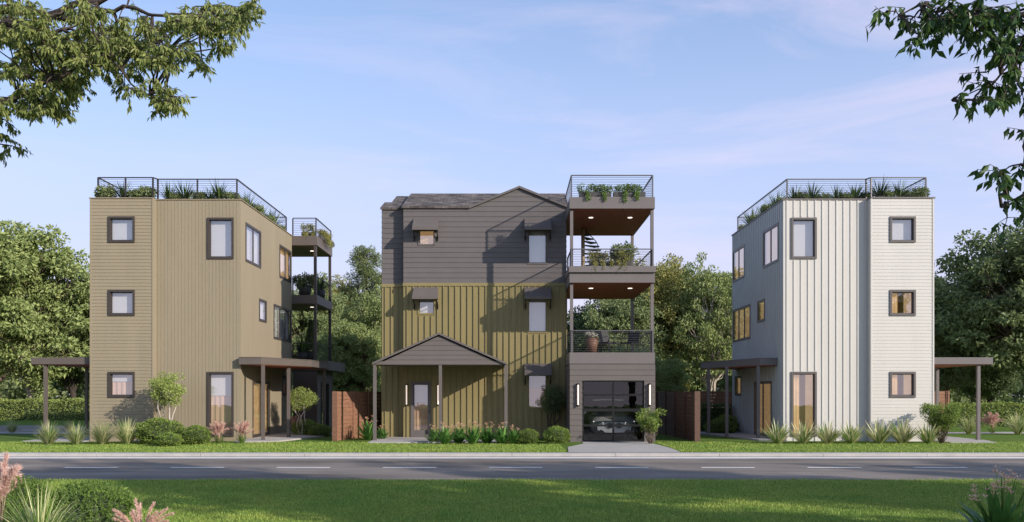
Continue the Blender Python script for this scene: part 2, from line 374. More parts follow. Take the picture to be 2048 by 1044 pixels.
sheet('front_lawn', [(-300, 26.2), (300, 26.2), (300, 36), (-300, 36)], 0, M['lawn'], .3)
sheet('back_lawn', [(-300, 36), (300, 36), (300, 300), (-300, 300)], -.002, M['lawn'], .3)
sheet('near_lawn', [(-60, -40), (60, -40), (60, RY0 + .05), (-60, RY0 + .05)], 0, M['lawn'], .3)
sheet('side_road', [(-80, 41.2), (-16.4, 38.6), (-15.6, 39.6), (-16.5, 41.5), (-24, 47), (-80, 50)], .012, M['asphalt'])
sheet('side_path', [(-80, 39.4), (-26, 38.2), (-18.5, 37.4), (-16, 37.6), (-16.4, 38.3), (-26, 39.6), (-80, 41)], .02, M['concrete'])
for k in range(5):
    x0 = -17.6 - 3.3 * k
    sheet('side_road_marking', [(x0, 41.0 + .25 * k), (x0 - 1.9, 41.15 + .25 * k), (x0 - 1.95, 41.32 + .25 * k), (x0 - .05, 41.17 + .25 * k)], .016, M['line'])
sheet('garden_path', [(17.2, 37.6), (60, 39.5), (60, 42.5), (17.2, 39.0)], .012, M['concrete'])
sheet('driveway', [(2.50, 31.66), (2.44, 30.5), (1.80, 28.7), (1.66, 26.21), (4.98, 26.21), (5.02, 28.1), (4.82, 30.9), (4.80, 31.66)], .014, M['concrete'])
sheet('entry_slab', [(-9.7, 31.05), (-8.35, 31.55), (-7.4, 35.6), (-7.5, 40), (-9.8, 40), (-9.8, 32.2)], .05, M['concrete'], .2)
sheet('entry_slab', [(9.85, 31.9), (9.0, 32.4), (7.85, 37.3), (8.2, 38.6), (9.85, 38.6)], .06, M['concrete'], .2)
sheet('entry_slab', [(15.22, 30.9), (16.8, 30.85), (17.2, 32.4), (17.0, 36.6), (15.22, 36.6)], .04, M['concrete'], .2)
sheet('entry_slab', [(-17.6, 32.0), (-15.25, 31.6), (-15.25, 36.6), (-17.6, 36.6)], .03, M['concrete'], .2)
sheet('porch_slab', [(-5.0, 30.85), (-.3, 30.85), (-.3, 34.08), (-4.15, 34.08), (-4.15, 34.4), (-5.0, 34.4)], .05, M['concrete'], .2)

# ------------------------------------------------------------ house parts
class Wall:
    def __init__(s, ox, oy, ud, nd): s.o = (ox, oy); s.u = ud; s.n = nd
    def p(s, u, n, z): return (s.o[0] + s.u[0] * u + s.n[0] * n, s.o[1] + s.u[1] * u + s.n[1] * n, z)
def wbox(b, W, u0, u1, n0, n1, z0, z1):
    a = [W.p(u0, n0, z0), W.p(u1, n0, z0), W.p(u1, n1, z0), W.p(u0, n1, z0)]
    c = [W.p(u0, n0, z1), W.p(u1, n0, z1), W.p(u1, n1, z1), W.p(u0, n1, z1)]
    b.hull(a, c)
def grid_wall(b, W, u0, u1, z0, z1, holes, kind, pitch, th=.16, phase=0.):
    """outer skin with lap boards or a flat skin with battens, openings left out, reveals and inner skin added"""
    us = sorted({u0, u1, *[h[0] for h in holes], *[h[1] for h in holes]}); us = [u for u in us if u0 <= u <= u1]
    rows = []
    if kind == 'lap':
        n = max(1, round((z1 - z0) / pitch)); rows = [(z0 + (z1 - z0) * i / n, z0 + (z1 - z0) * (i + 1) / n) for i in range(n)]
    else: rows = [(z0, z1)]
    prd = (.016 if pitch > .13 else (.013 if W.o[0] < 0 else .01)) if kind == 'lap' else 0
    for (a, c) in rows:
        cuts = sorted({a, c, *[h[2] for h in holes if a < h[2] < c], *[h[3] for h in holes if a < h[3] < c]})
        off = lambda z: prd * (1 - (z - a) / (c - a))
        for i in range(len(us) - 1):
            um = (us[i] + us[i + 1]) / 2
            for j in range(len(cuts) - 1):
                zm = (cuts[j] + cuts[j + 1]) / 2
                if any(h[0] < um < h[1] and h[2] < zm < h[3] for h in holes): continue
                b.mi = 0
                b.face([W.p(us[i], off(cuts[j]), cuts[j]), W.p(us[i + 1], off(cuts[j]), cuts[j]), W.p(us[i + 1], off(cuts[j + 1]), cuts[j + 1]), W.p(us[i], off(cuts[j + 1]), cuts[j + 1])])
                if kind == 'lap' and j == 0:
                    b.face([W.p(us[i], 0, a), W.p(us[i + 1], 0, a), W.p(us[i + 1], prd, a), W.p(us[i], prd, a)])
                b.mi = 1
                b.face([W.p(us[i], -th, cuts[j]), W.p(us[i + 1], -th, cuts[j]), W.p(us[i + 1], -th, cuts[j + 1]), W.p(us[i], -th, cuts[j + 1])])
    b.mi = 0
    for h in holes:
        for (a, c) in (((h[0], h[2]), (h[1], h[2])), ((h[0], h[3]), (h[1], h[3])), ((h[0], h[2]), (h[0], h[3])), ((h[1], h[2]), (h[1], h[3]))):
            b.face([W.p(a[0], prd, a[1]), W.p(c[0], prd, c[1]), W.p(c[0], -th, c[1]), W.p(a[0], -th, a[1])])
    if kind in ('batten', 'groove'):
        bw, bd = (.02, .042 if abs(W.o[0]) < 6 else .024) if kind == 'batten' else (.014, .007)
        u = u0 + pitch / 2 + phase
        while u < u1 - bw:
            segs = [(z0 + .003, z1 - .003)]
            for h in holes:
                if h[0] - .06 < u < h[1] + .06:
                    ns = []
                    for s0, s1 in segs:
                        if h[2] - .06 > s0: ns.append((s0, min(s1, h[2] - .06)))
                        if h[3] + .06 < s1: ns.append((max(s0, h[3] + .06), s1))
                    segs = ns
            for s0, s1 in segs:
                if s1 - s0 > .05: wbox(b, W, u - bw, u + bw, .0005, bd, s0, s1)
            u += pitch
def window(par, W, u0, u1, z0, z1, fm, panes=1, back='blind', fw=.075, name='window', gl='glass', proud=.045, mull=.05, dp=.07):
    b = MB()
    # casing around the opening
    for (a, c, d, e) in ((u0, u1, z1 - fw, z1), (u0, u1, z0, z0 + fw), (u0, u0 + fw, z0 + fw, z1 - fw), (u1 - fw, u1, z0 + fw, z1 - fw)):
        wbox(b, W, a, c, -.1, proud, d, e)
    iu0, iu1, iz0, iz1 = u0 + fw, u1 - fw, z0 + fw, z1 - fw; sw = .03
    for (a, c, d, e) in ((iu0, iu1, iz1 - sw, iz1), (iu0, iu1, iz0, iz0 + sw), (iu0, iu0 + sw, iz0 + sw, iz1 - sw), (iu1 - sw, iu1, iz0 + sw, iz1 - sw)):
        wbox(b, W, a, c, -dp - .028, -dp + .03, d, e)
    step = (iu1 - iu0) / panes
    for k in range(1, panes): wbox(b, W, iu0 + step * k - mull, iu0 + step * k + mull, -dp - .027, proud - .015, iz0, iz1)
    o = b.build(name, fm, par)
    g = MB(); g.face([W.p(iu0, -dp, iz0), W.p(iu1, -dp, iz0), W.p(iu1, -dp, iz1), W.p(iu0, -dp, iz1)])
    g.build('pane', M[gl], o)
    if back in ('blind', 'amber', 'half'):
        n = 24; w0 = iu0 - .05; ww = iu1 - iu0 + .1; zs = iz0
        for k0, k1 in ([(0, n)] if back != 'amber' or dp < .05 or iu1 - iu0 < .62 else [(0, 9), (15, n)]):
            if back == 'half': zs = iz1 - (iz1 - iz0) * .36  # pale top over rose bottom imitates sky and ground reflected in the glass
            g = MB()
            for k in range(k0, k1):
                a = w0 + ww * k / n; c = w0 + ww * (k + 1) / n; am = .012 if back == 'amber' else .0
                d0 = am * math.sin(k * 2.1); d1 = am * math.sin((k + 1) * 2.1)
                g.face([W.p(a, -dp - .1 + d0, zs), W.p(c, -dp - .1 + d1, zs), W.p(c, -dp - .1 + d1, iz1 + .03), W.p(a, -dp - .1 + d0, iz1 + .03)], True)
            g.build('glow_sheet' if back == 'amber' else 'blind', M['amber' if back == 'amber' else 'blind'], o)
            if back == 'half':
                g = MB()
                for k in range(16):
                    a = w0 + ww * k / 16; c = w0 + ww * (k + 1) / 16; d0 = .012 * math.sin(k * 1.9); d1 = .012 * math.sin((k + 1) * 1.9)
                    g.face([W.p(a, -dp - .13 + d0, iz0), W.p(c, -dp - .13 + d1, iz0), W.p(c, -dp - .13 + d1, zs - .01), W.p(a, -dp - .13 + d0, zs - .01)], True)
                g.build('glow_sheet', M['rose'], o)
    return o
def rail_mesh(b, p0, p1, h, rods=9, posts=2, base=.06, w=.025):
    """one straight run of railing between two points at floor level"""
    p0 = Vector(p0); p1 = Vector(p1); d = (p1 - p0); L = d.length; d /= L; s = Vector((-d.y, d.x, 0)) * w
    def bar(a, c, z0, z1, ww=1.):
        q = s * ww
        b.hull([a - q + Vector((0, 0, z0)), c - q + Vector((0, 0, z0)), c + q + Vector((0, 0, z0)), a + q + Vector((0, 0, z0))],
               [a - q + Vector((0, 0, z1)), c - q + Vector((0, 0, z1)), c + q + Vector((0, 0, z1)), a + q + Vector((0, 0, z1))])
    bar(p0, p1, h - .035, h)
    for k in range(posts):
        c = p0 + d * (L * k / (posts - 1)); bar(c - d * w, c + d * w, 0, h - .036, .95)
    for k in range(rods):
        z = base + (h - .09 - base) * k / (rods - 1)
        b.tube([p0 + Vector((0, 0, z)), p1 + Vector((0, 0, z))], .0065, 4, False)

# ------------------------------------------------------------ the two narrow houses (mirror twins)
XI, XJ, XO = 9.86, 12.93, 15.22
YF, YC, YB = 32.1, 32.35, 39.85
ZT = 8.76
def narrow_house(s, name, label, wm, fm, tm, rm, side_kind, centre_kind, centre_pitch, coping, side_back, front_back):
    h = thing(name, label, 'house', (s * 12.5, 36, 0))
    # bay (lap boards)
    b = MB()
    Wb = Wall(min(s * XJ, s * XO), YF, (1, 0), (0, -1))
    bx = lambda px: X(px, YF) - Wb.o[0]
    if s < 0: bu = (bx(216.6), bx(269.8))
    else: bu = (bx(1779.3), bx(1830.8))
    bz = [(Z(485, YF), Z(433, YF)), (Z(631.5, YF), Z(580, YF)), (Z(795, YF), Z(743.5, YF))]
    holes = [(bu[0] + .03, bu[1] - .03, a + .03, c - .03) for a, c in bz]
    grid_wall(b, Wb, .06, XO - XJ - .06, 0, ZT, holes, 'lap', .122)
    wl = b.build('bay_wall', [M[wm], M['inner']], h)
    b = MB()
    wbox(b, Wb, 0, .06, -.03, .022, 0, ZT); wbox(b, Wb, XO - XJ - .06, XO - XJ, -.03, .022, 0, ZT)
    b.build('corner_board', M[wm], h)
    for (a, c), bk in zip(bz, front_back[:3]): window(h, Wb, bu[0], bu[1], a, c, M[fm], 1, bk)
    # centre
    b = MB(); Wc = Wall(min(s * XI, s * XJ), YC, (1, 0), (0, -1))
    cx = lambda px: X(px, YC) - Wc.o[0]
    cu = (cx(414.8), cx(467.6)) if s < 0 else (cx(1582), cx(1633))
    cz = [(Z(518, YC), Z(435.5, YC)), (Z(873, YC), Z(743.5, YC))]
    holes = [(cu[0] + .03, cu[1] - .03, a + .03, c - .03) for a, c in cz]
    grid_wall(b, Wc, 0, XJ - XI, 0, ZT, holes, centre_kind, centre_pitch)
    # return of the bay
    Wr = Wall(s * XJ, YF + .03, (0, 1), (-s, 0)); b.mi = 0
    b.face([Wr.p(0, 0, 0), Wr.p(.22, 0, 0), Wr.p(.22, 0, ZT), Wr.p(0, 0, ZT)])
    b.build('front_wall', [M[wm], M['inner']], h)
    for (a, c), bk in zip(cz, front_back[3:]): window(h, Wc, cu[0], cu[1], a, c, M[fm], 1, bk)
    # side facing the middle of the street
    b = MB(); Ws = Wall(s * XI, YC, (0, 1), (-s, 0))
    sw = [(32.92, 34.93, 6.62, 8.07, 2), (37.72, 39.72, 6.64, 8.05, 2), (34.68, 35.72, 4.55, 5.43, 1), (36.8, 39.72, 3.98, 5.43, 3),
          (33.8, 36.2, .06, 2.2, 2), (38.25, 39.3, 1.62, 2.48, 1)]
    holes = [(a - YC + .03, c - YC - .03, d + (.03 if d > .1 else -.06), e - .03) for a, c, d, e, n in sw]
    grid_wall(b, Ws, 0, YB - YC, 0, ZT, holes, side_kind, .255, phase=.06)
    b.build('side_wall', [M['whiteside' if s > 0 else wm], M['inner']], h)
    for i, (a, c, d, e, n) in enumerate(sw):
        window(h, Ws, a - YC, c - YC, d, e, M[fm], n, side_back[i], name='sliding_door' if i == 4 else 'window', fw=.07, proud=.022, dp=.012, mull=.035)
    # other outer walls, floors, inner walls
    b = MB()
    Wo = Wall(s * XO, YF, (0, 1), (s, 0)); grid_wall(b, Wo, 0, YB - YF, 0, ZT, [], 'lap', .122)
    Wk = Wall(min(s * XI, s * XO), YB, (1, 0), (0, 1)); grid_wall(b, Wk, 0, XO - XI, 0, ZT, [], 'lap', .122)
    b.build('outer_wall', [M[wm], M['inner']], h)
    b = MB(); x0, x1 = sorted((s * (XI + .17), s * (XO - .17)))
    for z in (.0, 2.95, 5.9): b.box(x0, x1, YC + .18, YB - .17, z, z + .1 - (.05 if z == 0 else 0))
    b.build('floor_slab', M['floorw'], h)
    b = MB()
    for z in (.06, 3.06, 6.01): b.box(x0, x1, 36.2, 36.3, z, z + 2.6)
    b.build('partition', M['innerw'], h)
    b = MB(); b.box(x0 - .01, x1 + .01, YC + .01, YB - .16, ZT - .3, ZT - .2); xx0, xx1 = sorted((s * (XJ + .02), s * (XO - .1)))
    b.box(xx0, xx1, YF + .03, YC + .008, ZT - .3, ZT - .2)
    b.build('flat_roof', M['concrete'], h)
    # parapet cap
    b = MB(); t = .022; z0 = ZT; z1 = ZT + coping
    o = .035
    xa, xb = sorted((s * (XI - o), s * XJ)); b.box(xa, xb, YC - o, YC + .2, z0, z1)
    xa, xb = sorted((s * (XJ + (.0)), s * (XO + o))); b.box(xa, xb, YF - o, YF + .2, z0, z1 + .003)
    xa, xb = sorted((s * (XI - o), s * (XI + .2))); b.box(xa, xb, YC + .2, YB + o, z0, z1)
    xa, xb = sorted((s * (XO - .2), s * (XO + o))); b.box(xa, xb, YF + .2, YB + o, z0, z1)
    xa, xb = sorted((s * (XI + .2), s * (XO - .2))); b.box(xa, xb, YB - .16, YB + o, z0, z1)
    b.build('parapet_cap', M[tm if s > 0 else wm], h)
    # lamps inside
    for z in (2.7, 5.65, 8.3):
        for y in (34.2, 38):
            b = MB(); b.tube([(s * 12.2, y, z), (s * 12.2, y, z + .08)], .22, 14); b.build('ceiling_lamp', M['warmglow'], h)
    # rails
    r = .2; zr = ZT + .02; hr = .80
    runs = [((s * (XO - r), YF + r), (s * (XJ + .1), YF + r), 3 if s < 0 else 2), ((s * (XJ + .1), YF + r), (s * (XJ + .02), YC + r), 2),
            ((s * (XJ + .02), YC + r), (s * (XI + r), YC + r), 3 if s < 0 else 2), ((s * (XI + r), YC + r), (s * (XI + r), YB - r), 2),
            ((s * (XI + r), YB - r), (s * (XO - r), YB - r), 4), ((s * (XO - r), YB - r), (s * (XO - r), YF + r), 2)]
    for a, c, n in runs:
        b = MB(); rail_mesh(b, (a[0], a[1], zr), (c[0], c[1], zr), hr, 9, n); b.build('railing', M[rm], h)
    # entry roof on the inner side
    b = MB()
    if s < 0: poly = [(-9.86, 32.12), (-9.06, 32.12), (-7.92, 35.2), (-7.95, 38.9), (-9.8, 38.9)]; po = [(-9.02, 32.25), (-8.56, 34.1), (-8.1, 38.4)]
    else: poly = [(9.84, 33.0), (9.2, 33.0), (8.06, 37.9), (8.3, 39.2), (9.84, 39.2)]; po = [(9.17, 33.15), (8.42, 34.9), (8.15, 36.9)]
    b.prism(poly, 2.78, 3.02); cen = (s * 9.3, 35.5)
    b.mi = 1; b.prism([(cen[0] + (x - cen[0]) * .97, cen[1] + (y - cen[1]) * .985) for x, y in poly], 2.76, 2.779); b.mi = 0
    b.prism([(cen[0] + (x - cen[0]) * 1.012, cen[1] + (y - cen[1]) * 1.004) for x, y in poly], 3.022, 3.05)
    can = b.build('entry_canopy', [M[tm], M['ceil']], h)
    for x, y in po:
        b = MB(); b.box(x - .055, x + .055, y - .055, y + .055, .05, 2.759); b.box(x - .08, x + .08, y - .08, y + .08, .05, .07); b.build('canopy_post', M[tm], can)
    # side canopy on the outer side
    b = MB(); xa, xb = sorted((s * (XO + .03), s * 17.46))
    b.box(xa, xb, 32.3, 36.3, 2.79, 3.04); b.mi = 1; b.box(xa + .04, xb - .04, 32.34, 36.2, 2.77, 2.789)
    can = b.build('side_canopy', [M[tm], M['ceil']], h)
    for x, y in ((s * 17.0, 32.45), (s * 17.2, 36.0)):
        b = MB(); b.box(x - .055, x + .055, y - .055, y + .055, .03, 2.769); b.box(x - .08, x + .08, y - .08, y + .08, .03, .055); b.build('canopy_post', M[tm], can)
    return h
hA = narrow_house(-1, 'olive_house', 'tan olive three storey house with roof railing and corner balcony tower', 'olive', 'frame', 'trimA', 'rail', 'plain', 'groove', .125, .03,
                  ['blind', 'amber', 'blind', 'blind', 'amber', 'half'], ['blind', 'blind', 'half', 'blind', 'half'])
hC = narrow_house(1, 'white_house', 'white three storey house with vertical battens and grey window frames', 'white', 'frameC', 'trim', 'railC', 'batten', 'batten', .258, .05,
                  ['amber', 'amber', 'amber', 'amber', 'amber', 'amber'], ['blind', 'amber', 'amber', 'blind', 'amber'])

# balcony tower of the olive house
def downlight(x, y, z, par):
    b = MB(); b.tube([(x, y, z - .012), (x, y, z + .002)], .085, 14); b.build('downlight', M['downglow'], par)
TX0, TX1, TY0, TY1 = -9.84, -8.74, 39.9, 43.3
for z0, z1 in ((8.34, 8.78), (5.73, 6.13)):
    b = MB(); b.box(TX0 - 4, TX1, TY0, TY1, z0 + .02, z1); b.mi = 1; b.box(TX0 - 3.9, TX1 - .05, TY0 + .05, TY1 - .05, z0, z0 + .019)
    dk = b.build('balcony_deck', [M['trimA'], M['olive']], hA)
    downlight(-9.3, 41.4, z0, dk)
b = MB(); b.box(TX0 - 4, TX1 + .5, TY0, TY1 + .6, 2.76, 3.18); dk = b.build('balcony_deck', M['trimA'], hA)
for z, hh in ((8.8, .8), (6.13, .85), (3.18, .8)):
    b = MB(); rail_mesh(b, (TX0, TY0 + .06, z), (TX1 - .06, TY0 + .06, z), hh, 9, 2); rail_mesh(b, (TX1 - .06, TY0 + .06, z), (TX1 - .06, TY1 - .06, z), hh, 9, 2)
    b.build('railing', M['rail'], hA)
for x, y in ((TX1 - .1, TY0 + .1), (TX1 - .1, TY1 - .1), (TX0 - 3.8, TY1 - .1)):
    b = MB()
    for z0, z1 in ((3.19, 5.72), (6.14, 8.33)): b.box(x - .06, x + .06, y - .06, y + .06, z0, z1)
    b.build('balcony_post', M['frame'], hA)  # near-black paint imitates the shade the tower stands in
b = MB(); Wt = Wall(TX1 - .02, TY0 + .1, (0, 1), (1, 0)); grid_wall(b, Wt, 0, 3.4, 0, 2.75, [(.8, 2.4, -.1, 2.2)], 'lap', .16)
Wt2 = Wall(TX0, TY0 + .1, (1, 0), (0, -1)); grid_wall(b, Wt2, 0, 1.08, 0, 2.75, [], 'lap', .16)
b.build('tower_wall', [M['trimA'], M['inner']], hA)
window(hA, Wt, .77, 2.43, .02, 2.23, M['frame'], 1, None, name='side_door')

# ------------------------------------------------------------ the middle house
hB = thing('gabled_house', 'grey and mustard three storey house with gabled porch and balcony tower', 'house', (-1, 36.5, 0))
YB1 = 34.1; BX0, BX1 = -4.16, 2.08; ZB = 5.9; ZE = 8.89
WB = Wall(BX0, YB1, (1, 0), (0, -1))
bu = lambda px: X(px, YB1) - BX0
bz = lambda py: Z(py, YB1)
wins = [(836, 870.6, 491.5, 458), (1054.5, 1095, 528.5, 458), (835.5, 870.5, 629.5, 595), (1054.5, 1095, 666, 596), (1054.5, 1095, 818.5, 748)]
hole = [(bu(a) + .02, bu(c) - .02, bz(d) + .02, bz(e) - .02) for a, c, d, e in wins]
b = MB(); grid_wall(b, WB, 0, BX1 - BX0, ZB + .06, ZE, hole[:2], 'lap', .2)
# gable triangle with the same boards
gx0, gx1, gp, gz = bu(943), bu(1135), bu(1038.8), 9.63
n = 4
for k in range(n):
    t0, t1 = k / n, (k + 1) / n; za = ZE + (gz - ZE) * t0; zb_ = ZE + (gz - ZE) * t1
    q = lambda g, t: g + (gp - g) * t
    b.mi = 0
    b.face([WB.p(q(gx0, t0), .016, za), WB.p(q(gx1, t0), .016, za), WB.p(q(gx1, t1), 0, zb_), WB.p(q(gx0, t1), 0, zb_)])
    b.face([WB.p(q(gx0, t0), 0, za), WB.p(q(gx1, t0), 0, za), WB.p(q(gx1, t0), .016, za), WB.p(q(gx0, t0), .016, za)])
# upper wing
WW = Wall(-5.03, 34.42, (1, 0), (0, -1)); grid_wall(b, WW, 0, .87, ZB + .06, 8.9, [], 'lap', .2)
for xw, y0, y1 in ((BX0 + .002, YB1, 34.42),):
    Wq = Wall(xw, y0, (0, 1), (-1, 0)); b.mi = 0; b.face([Wq.p(0, 0, ZB), Wq.p(.32, 0, ZB), Wq.p(.32, 0, ZE), Wq.p(0, 0, ZE)])
Wl = Wall(-5.03, 34.42, (0, 1), (-1, 0)); grid_wall(b, Wl, 0, 4.9, ZB + .06, 8.9, [], 'lap', .2)
Wr = Wall(BX1, YB1, (0, 1), (1, 0)); grid_wall(b, Wr, 0, 5.2, ZB + .06, ZE, [], 'lap', .2)
Wk = Wall(-5.03, 39.3, (1, 0), (0, 1)); grid_wall(b, Wk, 0, 7.11, ZB + .06, ZE, [], 'lap', .2)
b.build('upper_wall', [M['grey'], M['innerw']], hB)
b = MB(); dh = (bu(821.7) + .02, bu(861.9) - .02, -.05, bz(763) - .02)
grid_wall(b, WB, 0, BX1 - BX0, 0, ZB - .06, hole[2:] + [dh], 'batten', .232, phase=.03)
grid_wall(b, WW, 0, .87, 0, ZB - .06, [], 'batten', .232, phase=.02)
Wq = Wall(BX0 + .002, YB1, (0, 1), (-1, 0)); b.mi = 0; b.face([Wq.p(0, 0, 0), Wq.p(.32, 0, 0), Wq.p(.32, 0, ZB), Wq.p(0, 0, ZB)])
grid_wall(b, Wl, 0, 4.9, 0, ZB - .06, [], 'batten', .232); grid_wall(b, Wr, 0, 5.2, 0, ZB - .06, [], 'batten', .232); grid_wall(b, Wk, 0, 7.11, 0, ZB - .06, [], 'batten', .232)
b.build('lower_wall', [M['gold'], M['innerw']], hB)
b = MB()
wbox(b, WB, -.02, BX1 - BX0, -.01, .035, ZB - .06, ZB + .06); wbox(b, WW, -.02, .848, -.01, .035, ZB - .058, ZB + .058)
b.build('belt_trim', M['gold'], hB)
b = MB()
for z in (.0, 2.9, 5.8, 8.7): b.box(-4.85, 1.9, 34.6, 39.1, z, z + .08); 
for z in (.0, 2.9, 5.8, 8.7): b.box(-3.98, 1.9, 34.27, 34.598, z, z + .08)
b.box(-1.2, -1.1, 34.3, 39.1, .09, 2.89); b.box(-1.2, -1.1, 34.3, 39.1, 2.99, 5.79); b.box(-1.2, -1.1, 34.3, 39.1, 5.89, 8.69)
b.build('floor_slab', M['inner'], hB)
for i, (a, c, d, e) in enumerate(wins):
    fm = ['grey', 'grey', 'gold', 'gold', 'gold'][i]
    window(hB, WB, bu(a), bu(c), bz(d), bz(e), M[fm], 1, ['amber', 'blind', 'blind', 'blind', 'half'][i], fw=.045, proud=.03)
# front door
o = window(hB, WB, dh[0] - .02, dh[1] + .02, .055, dh[3] + .02, M['grey'], 1, 'half', fw=.1, name='front_door')
b = MB(); wbox(b, WB, dh[0] + .08, dh[1] - .08, -.09, -.05, .15, .32); b.build('kick_panel', M['grey'], o)
b = MB(); b.tube([(BX0 + dh[1] - .04, YB1 - .09, .95), (BX0 + dh[1] - .04, YB1 - .09, 1.25)], .012, 6); b.build('door_handle', M['black'], o)
# roof
def slab(b, pts, th):   # sloping sheet with thickness
    b.hull(pts, [(p[0], p[1], p[2] - th) for p in pts])
b = MB(); rz_ = 9.97; RYm = 36.72
xl, xr = BX0 - .06, BX1 + .1
gl_, gr_ = BX0 + gx0, BX0 + gx1; gpx = BX0 + gp
back = (gz - ZE) / .41 + YB1
slab(b, [(xl, YB1 - .08, ZE - .0), (gl_ - .02, YB1 - .08, ZE - .0), (gl_ - .02, YB1, ZE + .033), (gpx, back, gz + .02), (gpx, RYm, rz_), (xl + .05, RYm, rz_)], .08)
slab(b, [(gr_ + .02, YB1 - .08, ZE), (xr, YB1 - .08, ZE), (xr, RYm, rz_), (gpx, RYm, rz_), (gpx, back, gz + .02), (gr_ + .02, YB1, ZE + .033)], .08)
slab(b, [(xl + .05, RYm, rz_), (xr, RYm, rz_), (xr, 39.4, ZE), (xl, 39.4, ZE)], .08)
# cross gable slopes
slab(b, [(gl_ - .1, YB1 - .07, ZE - .02), (gpx, YB1 - .07, gz + .03), (gpx, back + .1, gz + .03), (gl_ - .1, YB1 + .1, ZE - .02)], .07)
slab(b, [(gr_ + .1, YB1 - .07, ZE - .02), (gpx, YB1 - .07, gz + .03), (gpx, back + .1, gz + .03), (gr_ + .1, YB1 + .1, ZE - .02)], .07)
# stepped wing roof
slab(b, [(-5.09, 34.36, 8.9), (BX0, 34.36, 8.9), (BX0, 35.45, 9.34), (-5.07, 35.45, 9.34)], .08)
slab(b, [(-5.07, 35.45, 9.34), (BX0, 35.45, 9.34), (BX0, 36.4, 8.95), (-5.09, 36.4, 8.95)], .08)
slab(b, [(-4.84, 35.5, 9.3), (BX0 + .1, 35.5, 9.3), (BX0 + .1, 37.2, 9.97), (-4.82, 37.2, 9.97)], .08)
slab(b, [(-4.82, 37.2, 9.97), (BX0 + .1, 37.2, 9.97), (BX0 + .1, 39.4, 8.95), (-4.84, 39.4, 8.95)], .08)
b.build('roof', M['shingle'], hB)
for tri in ([(BX0, YB1, ZE - .05), (BX0, 39.3, ZE - .05), (BX0, RYm, rz_ - .09)], [(BX1, YB1, ZE - .05), (BX1, 39.3, ZE - .05), (BX1, RYm, rz_ - .09)],
            [(-5.03, 34.42, 8.85), (-5.03, 36.4, 8.85), (-5.03, 35.45, 9.27)], [(-4.8, 35.5, 8.9), (-4.8, 39.3, 8.9), (-4.8, 37.2, 9.88), (-4.8, 35.5, 9.2)]):
    b = MB(); b.face(tri); b.build('gable_end', M['grey'], hB)
b = MB()   # bargeboards of the gable
for g in (gl_ - .1, gr_ + .1):
    b.hull([(g, YB1 - .075, ZE - .02), (g, YB1 - .075, ZE - .1), (gpx, YB1 - .075, gz - .05), (gpx, YB1 - .075, gz + .035)],
           [(g, YB1 - .1, ZE - .02), (g, YB1 - .1, ZE - .1), (gpx, YB1 - .1, gz - .05), (gpx, YB1 - .1, gz + .035)])
b.build('bargeboard', M['grey'], hB)
# awnings
for px0, px1, pt, pb, pbr in ((825.6, 875.6, 437, 457, 480), (1049, 1102.5, 437, 457, 480), (825.6, 875.6, 574.5, 595.5, 617), (1049, 1102.5, 574.5, 595.5, 617), (1049, 1103, 727, 748, 768)):
    x0, x1 = X(px0, YB1 - .3), X(px1, YB1 - .3); zt = Z(pt, YB1); zb_ = Z(pb, YB1 - .55); yo = YB1 - .55
    b = MB(); b.hull([(x0, YB1 - .01, zt), (x1, YB1 - .01, zt), (x1, yo, zb_ + .05), (x0, yo, zb_ + .05)], [(x0, YB1 - .01, zt - .03), (x1, YB1 - .01, zt - .03), (x1, yo, zb_ + .02), (x0, yo, zb_ + .02)])
    b.box(x0, x1, yo - .02, yo, zb_ - .05, zb_ + .06)
    for xx in (x0, x1 - .02): b.face([(xx + .01, YB1 - .02, zt - .03), (xx + .01, yo, zb_ + .02), (xx + .01, YB1 - .02, zb_ - .02)])
    aw = b.build('awning', M['garage'], hB); zz = Z(pbr, YB1)
    for xx in (x0 + .03, x1 - .03):
        b = MB(); b.tube([(xx, yo + .03, zb_), (xx, yo + .1, zb_ - .1), (xx, YB1 - .12, zz + .2), (xx, YB1 - .05, zz + .02)], .02, 6)
        b.box(xx - .025, xx + .025, YB1 - .06, YB1 - .03, zz - .04, zz + .14); b.build('awning_bracket', M['black'], aw)
# porch
YP = 31.8; px_l, px_r, px_a = X(745, YP), X(1013, YP), X(878, YP); ze = Z(729, YP); za = Z(665, YP)
b = MB(); nrow = 6
for k in range(nrow):
    t0, t1 = k / nrow, (k + 1) / nrow; z0 = ze + (za - .12 - ze) * t0; z1 = ze + (za - .12 - ze) * t1
    q = lambda g, t: g + (px_a - g) * t
    b.face([(q(px_l + .15, t0), YP + .02, z0), (q(px_r - .15, t0), YP + .02, z0), (q(px_r - .15, t1), YP + .036, z1), (q(px_l + .15, t1), YP + .036, z1)])
    b.face([(q(px_l + .15, t0), YP + .036, z0), (q(px_r - .15, t0), YP + .036, z0), (q(px_r - .15, t0), YP + .02, z0), (q(px_l + .15, t0), YP + .02, z0)])
b.box(px_l + .1, px_r - .1, YP + .04, YP + .18, ze - .0, ze + .12)
b.box(px_l + .1, px_r - .1, YP + .18, 34.05, ze - .002, ze + .03)
po = b.build('porch_gable', M['garage'], hB)
b = MB()
for g in (px_l, px_r):
    slab(b, [(g, YP - .05, ze + .07), (px_a, YP - .05, za), (px_a, 34.08, za), (g, 34.08, ze + .07)], .075)
b.build('porch_roof', M['garage'], po)
for px in (749.6, 880.8, 1012):
    x = X(px, YP + .1); 
    b = MB(); b.box(x - .055, x + .055, YP + .05, YP + .16, .05, ze); b.box(x - .08, x + .08, YP + .025, YP + .185, .05, .075); b.build('porch_post', M['garage'], po)
